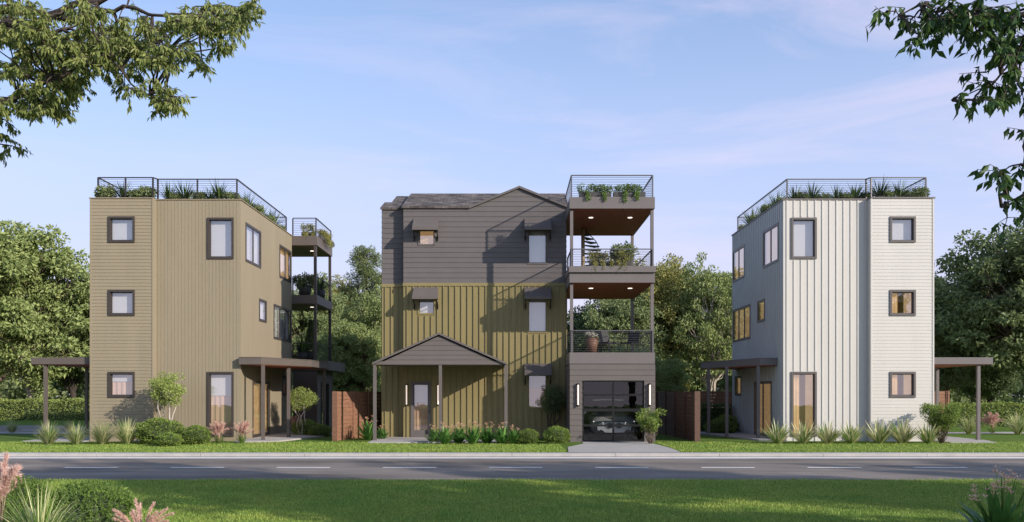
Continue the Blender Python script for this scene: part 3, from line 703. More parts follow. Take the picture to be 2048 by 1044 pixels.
# wall lamps
def wall_lamp(x, y, z0, z1):
    b = MB(); b.box(x - .035, x + .035, y - .05, y - .001, z0, z0 + .05); b.box(x - .035, x + .035, y - .05, y - .001, z1 - .05, z1); b.box(x - .05, x - .036, y - .03, y - .001, z0, z1); b.box(x + .036, x + .05, y - .03, y - .001, z0, z1)
    b.tube([(x, y - .085, z0 - .005), (x, y - .085, z0 + .045)], .034, 10); b.tube([(x, y - .085, z1 - .045), (x, y - .085, z1 + .005)], .034, 10)
    o = b.build('wall_lamp', M['black'], hB)
    b = MB(); b.tube([(x, y - .085, z0 + .045), (x, y - .085, z1 - .045)], .026, 10, False); b.build('lamp_tube', M['lampglow'], o)
for px in (813.7, 876.5): wall_lamp(X(px, YB1), YB1 - .03, Z(811, YB1), Z(768, YB1))
# garage box and the balcony tower above it
GY = 31.7; GX0, GX1 = X(1139.5, GY), X(1310.5, GY); GB = 37.2
WG = Wall(GX0, GY, (1, 0), (0, -1)); b = MB(); gh = (X(1165, GY) - GX0, X(1288.5, GY) - GX0, -.05, Z(761, GY))
grid_wall(b, WG, 0, GX1 - GX0, 0, 2.77, [gh], 'lap', .205)
Wg2 = Wall(GX1, GY, (0, 1), (1, 0)); grid_wall(b, Wg2, 0, GB - GY, 0, 2.77, [], 'lap', .205)
Wg3 = Wall(GX0, GY, (0, 1), (-1, 0)); grid_wall(b, Wg3, 0, YB1 - GY, 0, 2.77, [], 'lap', .205)
Wg4 = Wall(BX1 + .01, GB, (1, 0), (0, 1)); grid_wall(b, Wg4, 0, GX1 - BX1 - .01, 0, 2.77, [], 'lap', .205)
b.build('garage_wall', [M['garage'], M['pot']], hB)
b = MB(); b.box(GX0 + .16, GX1 - .16, GY + .17, GB - .16, .0, .02); b.build('garage_floor', M['pot'], hB)
for px in (1155.7, 1299): wall_lamp(X(px, GY), GY - .02, Z(812, GY), Z(767, GY))
# glazed sectional door
b = MB(); u0, u1, zt = gh[0], gh[1], gh[3]; um = (u0 + u1) / 2
zr = [Z(y, GY) for y in (762, 787.6, 792, 817.2, 823, 849, 853, 880.5)]
rows = [(zr[1], zr[0] - .03), (zr[3], zr[2]), (zr[5], zr[4]), (max(zr[7], .07), zr[6])]
wbox(b, WG, u0, u0 + .055, -.09, -.03, .02, zt); wbox(b, WG, u1 - .055, u1, -.09, -.03, .02, zt); wbox(b, WG, um - .035, um + .035, -.088, -.032, .03, zt - .03)
edges = [zt, rows[0][1], rows[0][0], rows[1][1], rows[1][0], rows[2][1], rows[2][0], rows[3][1], rows[3][0], .02]
for k in range(0, 10, 2): wbox(b, WG, u0 + .055, u1 - .055, -.0895, -.031, edges[k + 1], edges[k])
gd = b.build('garage_door', M['black'], hB)
for z0, z1 in rows:
    for a, c in ((u0 + .055, um - .035), (um + .035, u1 - .055)):
        g = MB(); g.face([WG.p(a, -.06, z0), WG.p(c, -.06, z0), WG.p(c, -.06, z1), WG.p(a, -.06, z1)]); g.build('pane', M['glassd'], gd)
b = MB(); b.box(3.2, 4.0, 34.0, 34.4, 2.6, 2.64); b.build('garage_fill_panel', M['lampglow'], hB)  # added glowing panel to brighten the garage; no lamp known here
# decks
fx0, fx1 = X(1137.5, GY), X(1311.5, GY)
def deck(z0, z1, lip=None):
    b = MB(); b.box(fx0 + .03, fx1 - .03, GY, GB, z0 + .02, z1 if not lip else lip)
    if lip: b.box(fx0, fx1, GY - .09, GB, lip + .002, z1)
    b.mi = 1; b.box(fx0 + .1, fx1 - .1, GY + .06, GB - .06, z0, z0 + .019)
    return b.build('balcony_deck', [M['trim'], M['ceil']], hB)
d1 = deck(2.77, 3.19); d2 = deck(5.66, 6.26, 6.04); d3 = deck(8.30, 8.73)
for d, z in ((d2, 5.66), (d3, 8.30)):
    for x in (2.95, 4.41): downlight(x, 33.25, z, d)
for z, hh in ((3.19, .80), (6.26, .64), (8.73, .80)):
    for a, c, n in (((fx0 + .1, GY + .07), (fx1 - .1, GY + .07), 2), ((fx1 - .1, GY + .07), (fx1 - .1, GB - .08), 2), ((fx0 + .1, GY + .07), (fx0 + .1, (YB1 if z < 8 else GB) - .03), 2)):
        b = MB(); rail_mesh(b, (*a, z), (*c, z), hh, 9, n, w=.022); b.build('railing', M['railC'], hB)
for x, y in ((fx0 + .11, GY + .16), (fx1 - .11, GY + .16), (fx1 - .11, GB - .12)):
    for z0, z1 in ((3.2, 5.65), (6.27, 8.29)):
        b = MB(); b.box(x - .055, x + .055, y - .055, y + .055, z0, z1); b.build('balcony_post', M['trim'], hB)
# spiral stair between the middle and the top deck
sx, sy = X(1166, 35.6), 35.6
b = MB(); b.tube([(sx, sy, 6.27), (sx, sy, 8.29)], .075, 10); st = b.build('spiral_stair', M['plumecream'], hB)
for k in range(11):
    a = rad(-75 + 14 * k); a2 = a + rad(24); z = 6.45 + .168 * k; R_ = .75
    b = MB(); pts = [(sx + .05 * math.cos(a), sy + .05 * math.sin(a)), (sx + R_ * math.cos(a), sy + R_ * math.sin(a)), (sx + R_ * math.cos(a2), sy + R_ * math.sin(a2)), (sx + .05 * math.cos(a2), sy + .05 * math.sin(a2))]
    b.prism(pts, z, z + .05)
    b.build('tread', M['black'], st)

b = MB(); b.tube([(sx + .6 * math.cos(rad(-75 + 4.5 * k)), sy + .6 * math.sin(rad(-75 + 4.5 * k)), 6.9 + .042 * k) for k in range(34)], .018, 6); b.build('handrail', M['black'], st)
# ------------------------------------------------------------ fences
def fence(name, label, p0, p1, h, posts, m, m2):
    f = thing(name, label, 'fence', (p0[0], p0[1], 0)); a = Vector((*p0, 0)); c = Vector((*p1, 0)); d = (c - a); L = d.length; d /= L; s = Vector((-d.y, d.x, 0))
    b = MB(); nb = 12; bh = h / nb
    def ob(q0, q1, w0, w1, z0, z1):
        P = lambda q, w, z: a + d * q + s * w + Vector((0, 0, z))
        b.hull([P(q0, w0, z0), P(q1, w0, z0), P(q1, w1, z0), P(q0, w1, z0)], [P(q0, w0, z1), P(q1, w0, z1), P(q1, w1, z1), P(q0, w1, z1)])
    seg = L / posts
    for i in range(posts):
        for k in range(nb):
            e = .004 * math.sin(i * 3.1 + k * 1.7)
            ob(i * seg + .004, (i + 1) * seg - .004, -.03 + e, .03 + e, k * bh + .004, (k + 1) * bh - .004)
    b.build('boards', m, f)
    for i in range(posts + 1):
        b = MB(); ob(i * seg - .055, i * seg + .055, -.07, -.034, 0, h + .01); ob(i * seg - .055, i * seg + .055, .034, .07, 0, h + .01)
        if i in (0, posts): b.mi = 0; ob(i * seg - .07 if i == 0 else i * seg + .004, i * seg - .004 if i == 0 else i * seg + .07, -.1, .1, 0, h + .012)
        b.build('post', m2, f)
    return f
fence('wooden_fence', 'red brown board fence running back beside the gabled porch', (X(671, 32.4), 32.4), (X(764, 37.0), 37.0), 1.8, 3, M['cedar'], M['cedar'])
fence('wooden_fence', 'shade darkened board fence between the garage and the white house', (X(1394, 32.1), 32.1), (X(1316, 38.6), 38.6), 1.8, 4, M['cedarshade'], M['cedarshade'])
fence('wooden_fence', 'long sunlit reddish fence crossing behind the white house', (X(1398, 41.2), 41.2), (X(1894, 41.2), 41.2), 1.82, 6, M['cedar'], M['cedar'])

# ------------------------------------------------------------ the car in the garage
M['carpaint'] = mat('silver_car_paint', (.5, .5, .5), .25, metal=.5, spec=.6)
M['cardark'] = mat('car_dark', (.01, .01, .01), .2, spec=.6)
M['carlight'] = mat('headlight_glass', (.8, .8, .8), .15, emit=(1, .95, .9), es=.8)
M['tyre'] = mat('tyre_rubber', (.02, .02, .02), .8)
M['chrome'] = mat('chrome', (.6, .6, .6), .15, metal=1)
CX, CY = X(1227, 32.7), 32.45
car = thing('parked_car', 'silver car parked nose out behind the glazed garage door', 'car', (CX, CY, 0.02))
def loft(b, secs, smooth=True):
    n = len(secs[0]); i = len(b.v)
    for sct in secs: b.v += [tuple(p) for p in sct]
    for k in range(len(secs) - 1):
        for j in range(n):
            b.f.append((i + k * n + j, i + k * n + (j + 1) % n, i + (k + 1) * n + (j + 1) % n, i + (k + 1) * n + j)); b.m.append(b.mi); b.sm.append(smooth)
    b.f.append(tuple(i + j for j in range(n))); b.m.append(b.mi); b.sm.append(False)
    e = i + (len(secs) - 1) * n; b.f.append(tuple(e + j for j in range(n - 1, -1, -1))); b.m.append(b.mi); b.sm.append(False)
def sec(y, hw, z0, z1, e=3.2, n=20):
    r = []
    for k in range(n):
        t = 2 * math.pi * k / n; c, s_ = math.cos(t), math.sin(t)
        r.append((CX + hw * math.copysign(abs(c) ** (2 / e), c), CY + y, (z0 + z1) / 2 + (z1 - z0) / 2 * math.copysign(abs(s_) ** (2 / e), s_)))
    return r
b = MB(); loft(b, [sec(0, .62, .3, .68), sec(.06, .78, .25, .78), sec(.25, .86, .22, .88), sec(.9, .89, .2, .98), sec(1.3, .9, .2, 1.02), sec(3.2, .9, .2, 1.02), sec(4.2, .88, .25, 1.0), sec(4.4, .8, .3, .9)])
b.build('body', M['carpaint'], car)
b = MB(); loft(b, [sec(1.15, .74, .9, 1.02), sec(1.9, .66, .9, 1.46), sec(2.3, .64, .9, 1.52), sec(3.3, .64, .9, 1.5), sec(4.1, .7, .9, 1.05)]); b.build('windscreen', M['cardark'], car)
b = MB(); loft(b, [sec(1.95, .62, 1.44, 1.5), sec(2.3, .64, 1.45, 1.55), sec(3.3, .63, 1.45, 1.53), sec(3.5, .6, 1.42, 1.48)]); b.build('roof', M['carpaint'], car)
for s in (-1, 1):
    b = MB(); loft(b, [[(CX + s * (.17 + .13 * math.cos(t)), CY + y, .56 + .09 * math.sin(t)) for t in [k * math.pi / 6 for k in range(12)]] for y in (-.03, .06)]); b.build('grille', M['cardark'], car)
    b = MB(); b.tube([(CX + s * (.17 + .135 * math.cos(t)), CY - .03, .56 + .095 * math.sin(t)) for t in [k * math.pi / 8 for k in range(17)]], .012, 6); b.build('grille_ring', M['chrome'], car)
    b = MB(); b.hull([(CX + s * .38, CY - .01, .54), (CX + s * .74, CY + .09, .6), (CX + s * .76, CY + .12, .72), (CX + s * .4, CY - .0, .68)], [(CX + s * .38, CY + .1, .54), (CX + s * .74, CY + .2, .6), (CX + s * .76, CY + .22, .72), (CX + s * .4, CY + .12, .68)]); b.build('headlight', M['carlight'], car)
    b = MB(); b.hull([(CX + s * .3, CY - .02, .28), (CX + s * .68, CY + .02, .3), (CX + s * .7, CY + .04, .42), (CX + s * .45, CY - .02, .4)], [(CX + s * .3, CY + .1, .28), (CX + s * .68, CY + .12, .3), (CX + s * .7, CY + .14, .42), (CX + s * .45, CY + .1, .4)]); b.build('air_intake', M['cardark'], car)
    b = MB(); loft(b, [[(CX + s * (.98 + .1 * math.cos(t)), CY + 1.45 + y, 1.02 + .07 * math.sin(t)) for t in [k * math.pi / 5 for k in range(10)]] for y in (0, .08)]); b.build('wing_mirror', M['carpaint'], car)
    for y in (.85, 3.5):
        b = MB(); b.tube([(CX + s * .7, CY + y, .34), (CX + s * .91, CY + y, .34)], .33, 20); wh = b.build('wheel', M['tyre'], car)
        b = MB(); b.tube([(CX + s * .9, CY + y, .34), (CX + s * .915, CY + y, .34)], .2, 16); b.build('rim', M['chrome'], wh)

# ------------------------------------------------------------ foliage generators
def norm(a): return a / np.maximum(np.linalg.norm(a, axis=-1, keepdims=True), 1e-9)
def leaf_arrays(rng, P, D, L, Wd, upb=.6):
    """P bases, D directions: one rhombic, slightly folded leaf each"""
    n = len(P); Nn = norm(rng.normal(size=(n, 3)) + np.array([0, 0, upb * 2])); D = norm(D)
    Sd = norm(np.cross(D, Nn)); Nn = np.cross(Sd, D)
    L = L * rng.uniform(.65, 1.25, (n, 1)); Wd = Wd * rng.uniform(.7, 1.2, (n, 1))
    mid = P + D * L * .45
    return np.stack([P, mid + Sd * Wd / 2 + Nn * Wd * .15, P + D * L - Nn * L * .12, mid - Sd * Wd / 2 + Nn * Wd * .15], 1).reshape(-1, 3)
def quads(n): return np.arange(n * 4).reshape(-1, 4)
def clump_leaves(rng, cen, r, n, L, Wd, droop=.0, flat=.65, upb=.6, outc=None):
    cen = np.asarray(cen); m = len(cen); r = np.broadcast_to(np.asarray(r, float), (m,))
    d = norm(rng.normal(size=(m, n, 3))); rr = rng.uniform(.25, 1, (m, n, 1)) ** .6
    off = d * rr * r[:, None, None]; off[..., 2] *= flat
    P = cen[:, None, :] + off
    D = norm(d * .8 + rng.normal(size=(m, n, 3)) * .5 + np.array([0, 0, -droop]))
    return leaf_arrays(rng, P.reshape(-1, 3), D.reshape(-1, 3), L, Wd, upb)
def limb(b, rng, p0, p1, r0, r1, n=5, wob=.12, sides=6, sag=0):
    p0 = np.array(p0, float); p1 = np.array(p1, float); L = np.linalg.norm(p1 - p0); pts = []; rs = []
    for k in range(n + 1):
        t = k / n; q = p0 + (p1 - p0) * t
        if 0 < k < n: q = q + rng.normal(size=3) * wob * L * .3
        q[2] += sag * math.sin(math.pi * t) * L
        pts.append(q); rs.append(r0 + (r1 - r0) * t)
    b.tube(pts, rs, sides, False); return pts

def make_tree(name, rng, H, trunk_h, tr, lobes, ncl, nlf, L, Wd, lm, bm, rc=(.35, .7), droop=.1, shell=.55, upb=.7, flat=.65, show=.5):
    root = bpy.data.objects.new(name, None); C.objects.link(root)
    b = MB(); top = np.array([rng.normal() * .3, rng.normal() * .3, trunk_h])
    tp = limb(b, rng, (0, 0, -.2), top, tr, tr * .7, 5, .06, 9)
    cen = []
    tot = sum(l[3] * l[4] * l[5] for l in lobes) ** 1
    for l in lobes:
        c = np.array(l[:3]); R = np.array(l[3:6])
        s0 = tp[int(rng.integers(3, 6))]
        lp = limb(b, rng, s0, c, tr * .45, tr * .12, 6, .16, 6, .06)
        k = max(6, int(ncl * (R[0] * R[1] * R[2]) ** .67 / sum((q[3] * q[4] * q[5]) ** .67 for q in lobes)))
        d = norm(rng.normal(size=(k, 3))); q = rng.uniform(shell, 1.0, (k, 1)) * (1 + .32 * np.sin(d[:, :1] * 5 + l[0]) * np.cos(d[:, 1:2] * 4))
        pts = c + d * q * R; pts = pts[pts[:, 2] > .8]
        cen.append(pts)
        for j in range(0, len(pts), max(1, int(1 / show))):
            limb(b, rng, lp[int(rng.integers(2, 6))], pts[j], tr * .11, .012, 5, .22, 4)
    cen = np.concatenate(cen)
    V = clump_leaves(rng, cen, rng.uniform(rc[0], rc[1], len(cen)), nlf, L, Wd, droop, flat, .25)
    b.build('trunk', bm, root, org=(0, 0, 0))
    mesh_np('crown', V, quads(len(V) // 4), lm, root)
    return root
rng = np.random.default_rng(7)
def lobes_round(rng, H, base, Rx, n, squash=.8):
    L = []; mid = (H + base) / 2; hh = (H - base) / 2
    for k in range(n):
        a = 2 * math.pi * k / n * 1.618 * 2; t = (k + .5) / n; z = base + (H - base) * (.18 + .68 * t)
        rr = Rx * .62 * math.sqrt(max(.05, 1 - ((z - mid) / hh) ** 2)) * rng.uniform(.7, 1.1)
        R = Rx * rng.uniform(.38, .55)
        L.append((rr * math.cos(a), rr * math.sin(a), z, R, R, R * squash))
    L.append((0, 0, H - Rx * .38, Rx * .4, Rx * .4, Rx * .38)); return L
protos = {}
protos['light'] = make_tree('leafy_tree', rng, 10, 3.2, .3, lobes_round(rng, 10, 1.8, 4.2, 13), 520, 90, .24, .13, M['lf_light'], M['bark'], (.4, .8), .25, .55, .9, .45)
protos['mid'] = make_tree('green_tree', rng, 10, 3.0, .28, lobes_round(rng, 10, 1.6, 3.9, 14), 520, 90, .23, .12, M['lf_mid'], M['bark'], (.4, .8), .2, .5, .8, .5)
protos['dark'] = make_tree('dark_tree', rng, 10, 2.8, .28, lobes_round(rng, 10, 1.2, 3.6, 13), 500, 90, .22, .12, M['lf_dark'], M['barkdark'], (.4, .8), .2, .5, .8, .55)
protos['olive'] = make_tree('olive_green_tree', rng, 10, 2.6, .26, lobes_round(rng, 10, 1.0, 3.4, 16), 620, 90, .2, .1, M['lf_olive'], M['bark'], (.4, .7), .1, .5, .8, .6)
protos['pale'] = make_tree('pale_limbed_tree', rng, 10, 2.2, .26, lobes_round(rng, 10, 2.4, 4.0, 15), 360, 80, .22, .12, M['lf_light'], M['barkpale'], (.4, .75), .2, .65, .8, .5, show=.5)
def make_pine(rng):
    root = bpy.data.objects.new('conifer_tree', None); C.objects.link(root); b = MB()
    tp = limb(b, rng, (0, 0, -.2), (.1, 0, 10), .2, .03, 8, .01, 7); cen = []
    z = 2.0
    while z < 10.1:
        R = 2.6 * (1 - ((z - 2) / 8.6)) ** .75 + .25; n = int(5 + R * 3)
        for k in range(n):
            a = rng.uniform(0, 6.28); rr = R * rng.uniform(.55, 1.1); e = np.array([rr * math.cos(a), rr * math.sin(a), z + rr * .22 + rng.normal() * .1])
            limb(b, rng, (0, 0, z), e, .035, .01, 3, .08, 4)
            for t in (.45, .75, 1.0): cen.append(np.array([0, 0, z]) * (1 - t) + e * t)
        z += .42
    V = clump_leaves(rng, np.array(cen), rng.uniform(.22, .42, len(cen)), 46, .2, .045, -.2, .6, .3)
    b.build('trunk', M['bark'], root, org=(0, 0, 0)); mesh_np('crown', V, quads(len(V) // 4), M['lf_pine'], root); return root
protos['pine'] = make_pine(rng)
used = set()
def place(kind, px, Y, top=None, sw=1., rz=0., label='', cat='tree', group=None, h=None, xw=None):
    p = protos[kind]; o = p if kind not in used else copy_tree(p); used.add(kind)
    s = ((Z(top, Y) if top is not None else h)) / 10.2
    o.location = (X(px, Y) if xw is None else xw, Y, 0); o.scale = (s * sw, s * sw, s); o.rotation_euler.z = rz
    return tag(o, label, cat, group)
gb = 'trees standing behind the houses'
place('light', 5, 59, 446, 1.05, .4, 'large sunlit leafy tree at the left edge beyond the side canopy', group=gb)
place('dark', 150, 62, 545, .8, 1.2, 'dark green tree close to the left wall of the olive house', group=gb)
place('pale', 62, 60, 560, .8, 2.2, 'tree with pale trunk behind the big sunlit tree on the left', group=gb)
place('mid', -80, 64, 500, 1., 3.2, 'green tree partly cut by the left picture edge', group=gb)
place('mid', 610, 52, 560, .8, .3, 'green tree seen through the balcony tower of the olive house', group=gb)
place('pale', 560, 60, 600, .8, 5.1, 'pale limbed tree behind the olive house tower railings', group=gb)
place('pine', 730, 58, 500, 1.0, .3, 'tall conifer rising left of the gabled house roof', group=gb)
place('olive', 662, 60, 550, .8, 1.1, 'hazy pale green tree between tower and conifer', group=gb)
place('light', 705, 47, 640, .95, 2.6, 'low bright tree over the fence by the porch', group=gb)
place('pale', 775, 54, 585, .85, 4.0, 'green tree just behind the left wing of the gabled house', group=gb)
place('dark', 1165, 52, 610, .9, .9, 'dark tree seen under the lower balcony ceiling', group=gb)
place('mid', 1235, 50, 570, .85, 2.1, 'green tree behind the spiral stair balcony', group=gb)
place('olive', 1308, 52, 510, .82, .2, 'yellowish olive tree right of the balcony tower', group=gb)
place('light', 1262, 45, 690, .9, 4.4, 'low leafy tree behind the first balcony railing', group=gb)
place('pale', 1424, 50, 524, .68, 3.5, 'tree with pale forked limbs left of the white house', group=gb)
place('dark', 1362, 62, 610, .8, 5.0, 'dark tree between the olive and pale limbed trees', group=gb)
place('mid', 1480, 60, 560, .7, 1.7, 'green tree touching the left edge of the white house', group=gb)
place('light', 1335, 44, 715, .8, 1.0, 'small leafy tree over the shade darkened fence', group=gb)
place('mid', 1900, 52, 556, .85, 2.9, 'green tree just right of the white house', group=gb)
place('olive', 1945, 60, 560, .85, .7, 'pale green tree behind the right side canopy', group=gb)
place('mid', 2062, 48, 425, 1.05, 5.6, 'tall spreading tree at the right picture edge', group=gb)
place('dark', 1975, 56, 620, .9, 3.3, 'dark low tree above the right hedge', group=gb)
place('pine', 1870, 63, 560, 1.1, 1.3, 'conifer half hidden behind the white house', group=gb)
# trees across the street behind the viewer: they shade the near lawn and show in the windows
gs = 'street trees on the near side of the road'
SHT = [('pale', 14, 3.0, 13.2, .55, .6, 'tall street tree just right of the viewpoint that shades the near lawn'), ('pale', 24, 3.4, 13.0, .6, 2.4, 'second street tree to the right whose shade crosses the road'),
       ('pale', 34, 4.4, 12.6, .6, 4.1, 'third street tree to the right along the near verge'),
       ('light', -3, -14, 8.5, 1.0, 5.2, 'broad tree behind the viewpoint reflected in the windows')]
for k, x, y, hh, sw, rz, lb in SHT: place(k, 0, y, None, sw, rz, lb, group=gs, h=hh, xw=x)

# far wood closing the view: one mass
V = []; r2 = np.random.default_rng(3); cen = []
for k in range(150):
    x = -110 + 220 * k / 149 + r2.normal() * 1.5; y = r2.uniform(72, 96); hh = r2.uniform(5.2, 8.2)
    m = 26; d = norm(r2.normal(size=(m, 3))); cen.append(np.array([x, y, hh * .5]) + d * np.array([3.0, 2.2, hh * .5]))
cen = np.concatenate(cen); cen = cen[cen[:, 2] > .3]
V = clump_leaves(r2, cen, r2.uniform(.7, 1.4, len(cen)), 40, .55, .34, .1, .7, .7)
tag(mesh_np('far_wood', V, quads(len(V) // 4), M['lf_mid']), 'dense green wood closing the view beyond the houses', 'wood', kind='stuff')

# ------------------------------------------------------------ hedges and shrubs
def hedge(name, label, p0, p1, wd, h, lm, dens=420, L=.1):
    dens *= 2
    r = np.random.default_rng(abs(hash(label)) % 1000 if False else len(label)); a = np.array([*p0, 0.]); c = np.array([*p1, 0.]); d = c - a; Ln = np.linalg.norm(d); d /= Ln; s = np.array([-d[1], d[0], 0])
    n = int(Ln * dens); q = r.uniform(0, Ln, n); t = r.uniform(0, 1, n)
    face = t < .45; u = r.uniform(0, 1, n)
    ww = np.where(face, np.where(r.random(n) < .7, -wd / 2, wd / 2), r.uniform(-wd / 2, wd / 2, n)); zz = np.where(face, u * h, h)
    lump = .06 * np.sin(q * 2.3) + .05 * np.sin(q * 5.1 + 1) + .03 * r.normal(size=n)
    zz = zz * (1 + lump * .7); ww = ww * (1 + lump) + r.normal(size=n) * .03
    P = a + d * q[:, None] + s * ww[:, None] + np.array([0, 0, 1]) * zz[:, None]
    D = norm(r.normal(size=(n, 3)) * .7 + s * np.sign(ww)[:, None] * .5 + np.array([0, 0, .6]))
    o = thing(name, label, 'hedge', tuple(a))
    V = leaf_arrays(r, P - a, D, L, L * .55, .4); mesh_np('leaves', V, quads(n), lm, o)
    b = MB(); m = int(Ln / .6) + 1; k0 = .8
    secs = [];
    for k in range(m + 1):
        cc = a + d * (Ln * k / m); e = k0 + .05 * math.sin(k * 1.9)
        secs.append([tuple(cc + s * (-wd / 2 * e)), tuple(cc + s * (wd / 2 * e)), tuple(cc + s * (wd / 2 * e) + np.array([0, 0, h * .93])), tuple(cc + s * (-wd / 2 * e) + np.array([0, 0, h * .93]))])
    loft(b, secs, False); b.build('twigs', M['core'], o); return o
hedge('clipped_hedge', 'long clipped hedge at the far left behind the side road', (-50, 57), (-16.5, 56.0), 1.4, 1.2, M['lf_hedge'], 500, .12)
hedge('clipped_hedge', 'long dark clipped hedge at the far right beyond the path', (X(1880, 46), 46.5), (46, 47.5), 1.6, 1.1, M['lf_hedge'], 600, .11)
hedge('clipped_hedge', 'short dark hedge in front of the fence left of the white house', (X(1400, 39.4), 39.8), (9.7, 39.8), .9, 1.15, M['lf_dark'], 900, .08)

def ball_bush(name, rng, R, H, lm, n=2600, L=.055, lum=.07):
    """clipped rounded shrub, width 2R, height H, base at the ground"""
    o = bpy.data.objects.new(name, None); C.objects.link(o)
    d = norm(rng.normal(size=(n, 3))); l = 1 + lum * np.sin(d[:, 0] * 7 + 1) * np.cos(d[:, 1] * 6) + lum * np.sin(d[:, 2] * 9 + d[:, 0] * 4) + rng.normal(size=n) * .03
    P = d * l[:, None] * np.array([R, R, H * .53]) + np.array([0, 0, H * .47]); k = P[:, 2] > .01; P = P[k]; d = d[k]
    D = norm(d * .9 + rng.normal(size=P.shape) * .55 + np.array([0, 0, .5]))
    V = leaf_arrays(rng, P, D, L, L * .5, .2); mesh_np('leaves', V, quads(len(P)), lm, o)
    b = MB(); secs = []
    for k in range(9):
        t = -math.pi / 2 + math.pi * (k + .3) / 8.6; z = H * .47 + H * .53 * .88 * math.sin(t); rr = R * .88 * math.cos(t)
        secs.append([(rr * math.cos(a), rr * math.sin(a), max(z, 0)) for a in [q * math.pi / 8 for q in range(16)]])
    loft(b, secs, True); b.build('twigs', M['core'], o, org=(0, 0, 0)); return o
def put(o, label, cat, x, y, z=0, rz=0., s=1., group=None):
    o.location = (x, y, z); o.rotation_euler.z = rz; o.scale = (s, s, s) if not isinstance(s, tuple) else s
    return tag(o, label, cat, group)
R4 = np.random.default_rng(11)
bb = ball_bush('round_shrub', R4, .5, .8, M['lf_ball'], 4200, .065, .09)
gbx = 'clipped round shrubs by the walls'
def gp(px, py): return G(px, py)
BUSH = [(318, 888, .86, .82, 'largest round dark green shrub under the olive house wall'), (337, 893, .47, .42, 'smallest clipped ball in front of the largest round shrub'), (391, 889, .57, .6, 'round shrub between the large shrub and the pink grasses'),
        (1057.5, 888, .4, .48, 'small round shrub right of the orange flowered plants'), (1113, 888, .5, .56, 'round shrub against the garage corner'), (1087, 874, .62, .75, 'dark shaded shrub behind the two small round ones by the garage'),
        (640, 873, .5, .45, 'low shaded shrub under the olive house tower'), (612, 871, .6, .6, 'shaded shrub left of the tower side door'), (1440, 868, .7, .6, 'shaded low shrub by the white house entry slab'), (1452, 866, .55, .75, 'shaded taller shrub near the low window of the white house')]
for i, (px, py, wx, hz_, lb) in enumerate(BUSH):
    o = bb if i == 0 else copy_tree(bb); x, y = gp(px, py); put(o, lb, 'shrub', x, y, 0, i * 1.3, (wx / .5 * .84, wx / .5 * .84, hz_ / .8), gbx)

# small tree with round head on several stems
def topiary(name, rng, lm, bm, H=2.1, R=.58):
    o = bpy.data.objects.new(name, None); C.objects.link(o); b = MB(); cen = []
    for k in range(4):
        a = k * 1.7; e = np.array([.28 * math.cos(a), .28 * math.sin(a), H * .62]); limb(b, rng, (.06 * math.cos(a), .06 * math.sin(a), 0), e, .032, .018, 5, .1, 6)
        for j in range(7):
            d = norm(rng.normal(size=3)); q = np.array([0, 0, H - R * .95]) + d * np.array([R, R, R * .9]) * rng.uniform(.6, 1)
            limb(b, rng, e, q, .014, .005, 3, .1, 4)
    d = norm(rng.normal(size=(70, 3))); cen = np.array([0, 0, H - R * .95]) + d * rng.uniform(.45, 1, (70, 1)) * np.array([R, R, R * .95])
    V = clump_leaves(rng, cen, .16, 75, .06, .028, 0, .8, .5)
    b.build('stems', bm, o, org=(0, 0, 0)); mesh_np('leaves', V, quads(len(V) // 4), lm, o); return o
tp0 = topiary('ornamental_tree', R4, M['lf_hedge'], M['barkpale'])
x, y = gp(330, 887); put(tp0, 'small pale stemmed ornamental tree with round head against the olive wall', 'small tree', x, y + .2, 0, .5, (1.12, 1.12, 1.2), 'small round headed trees')
o = copy_tree(tp0); x, y = gp(602, 872); put(o, 'small round headed tree in shade beside the olive house side windows', 'small tree', x, y, 0, 2., .95, 'small round headed trees')
tp1 = topiary('ornamental_tree', R4, M['lf_dark'], M['barkdark']); x, y = gp(1106, 880); put(tp1, 'dark round headed small tree in shade left of the garage', 'small tree', x, y + .5, 0, 0, .98, 'small round headed trees')
# vase shaped shrubs
def vase_shrub(name, rng, lm, H=1.25, R=.55, n=60, L=.085, stem=.04):
    o = bpy.data.objects.new(name, None); C.objects.link(o); b = MB(); cen = []
    for k in range(n):
        a = rng.uniform(0, 6.28); t = rng.uniform(.3, 1); e = np.array([R * math.cos(a) * t ** .8 * rng.uniform(.3, 1), R * math.sin(a) * t ** .8 * rng.uniform(.3, 1), H * (.16 + .8 * t)])
        if k % 3 == 0: limb(b, rng, (.04 * math.cos(a), .04 * math.sin(a), 0), e, .014, .005, 4, .1, 4)
        cen.append(e)
    V = clump_leaves(rng, np.array(cen), .13, 42, L, L * .45, -.5, .9, .2)
    b.build('stems', M['bark'], o, org=(0, 0, 0)); mesh_np('leaves', V, quads(len(V) // 4), lm, o); return o
vs = vase_shrub('leafy_shrub', R4, M['lf_ball'], 1.15, .6)
x, y = gp(1301, 888); put(vs, 'bright green upright shrub at the right corner of the garage door', 'shrub', x, y, 0, 0, (.95, .95, 1.0))
vs2 = vase_shrub('rounded_shrub', R4, M['lf_ball'], 1.3, .72, 150, .07); x, y = gp(1886, 887); put(vs2, 'full leafy shrub on thin stems at the right corner of the white house', 'shrub', x, y + .1, 0, 0, 1.04)

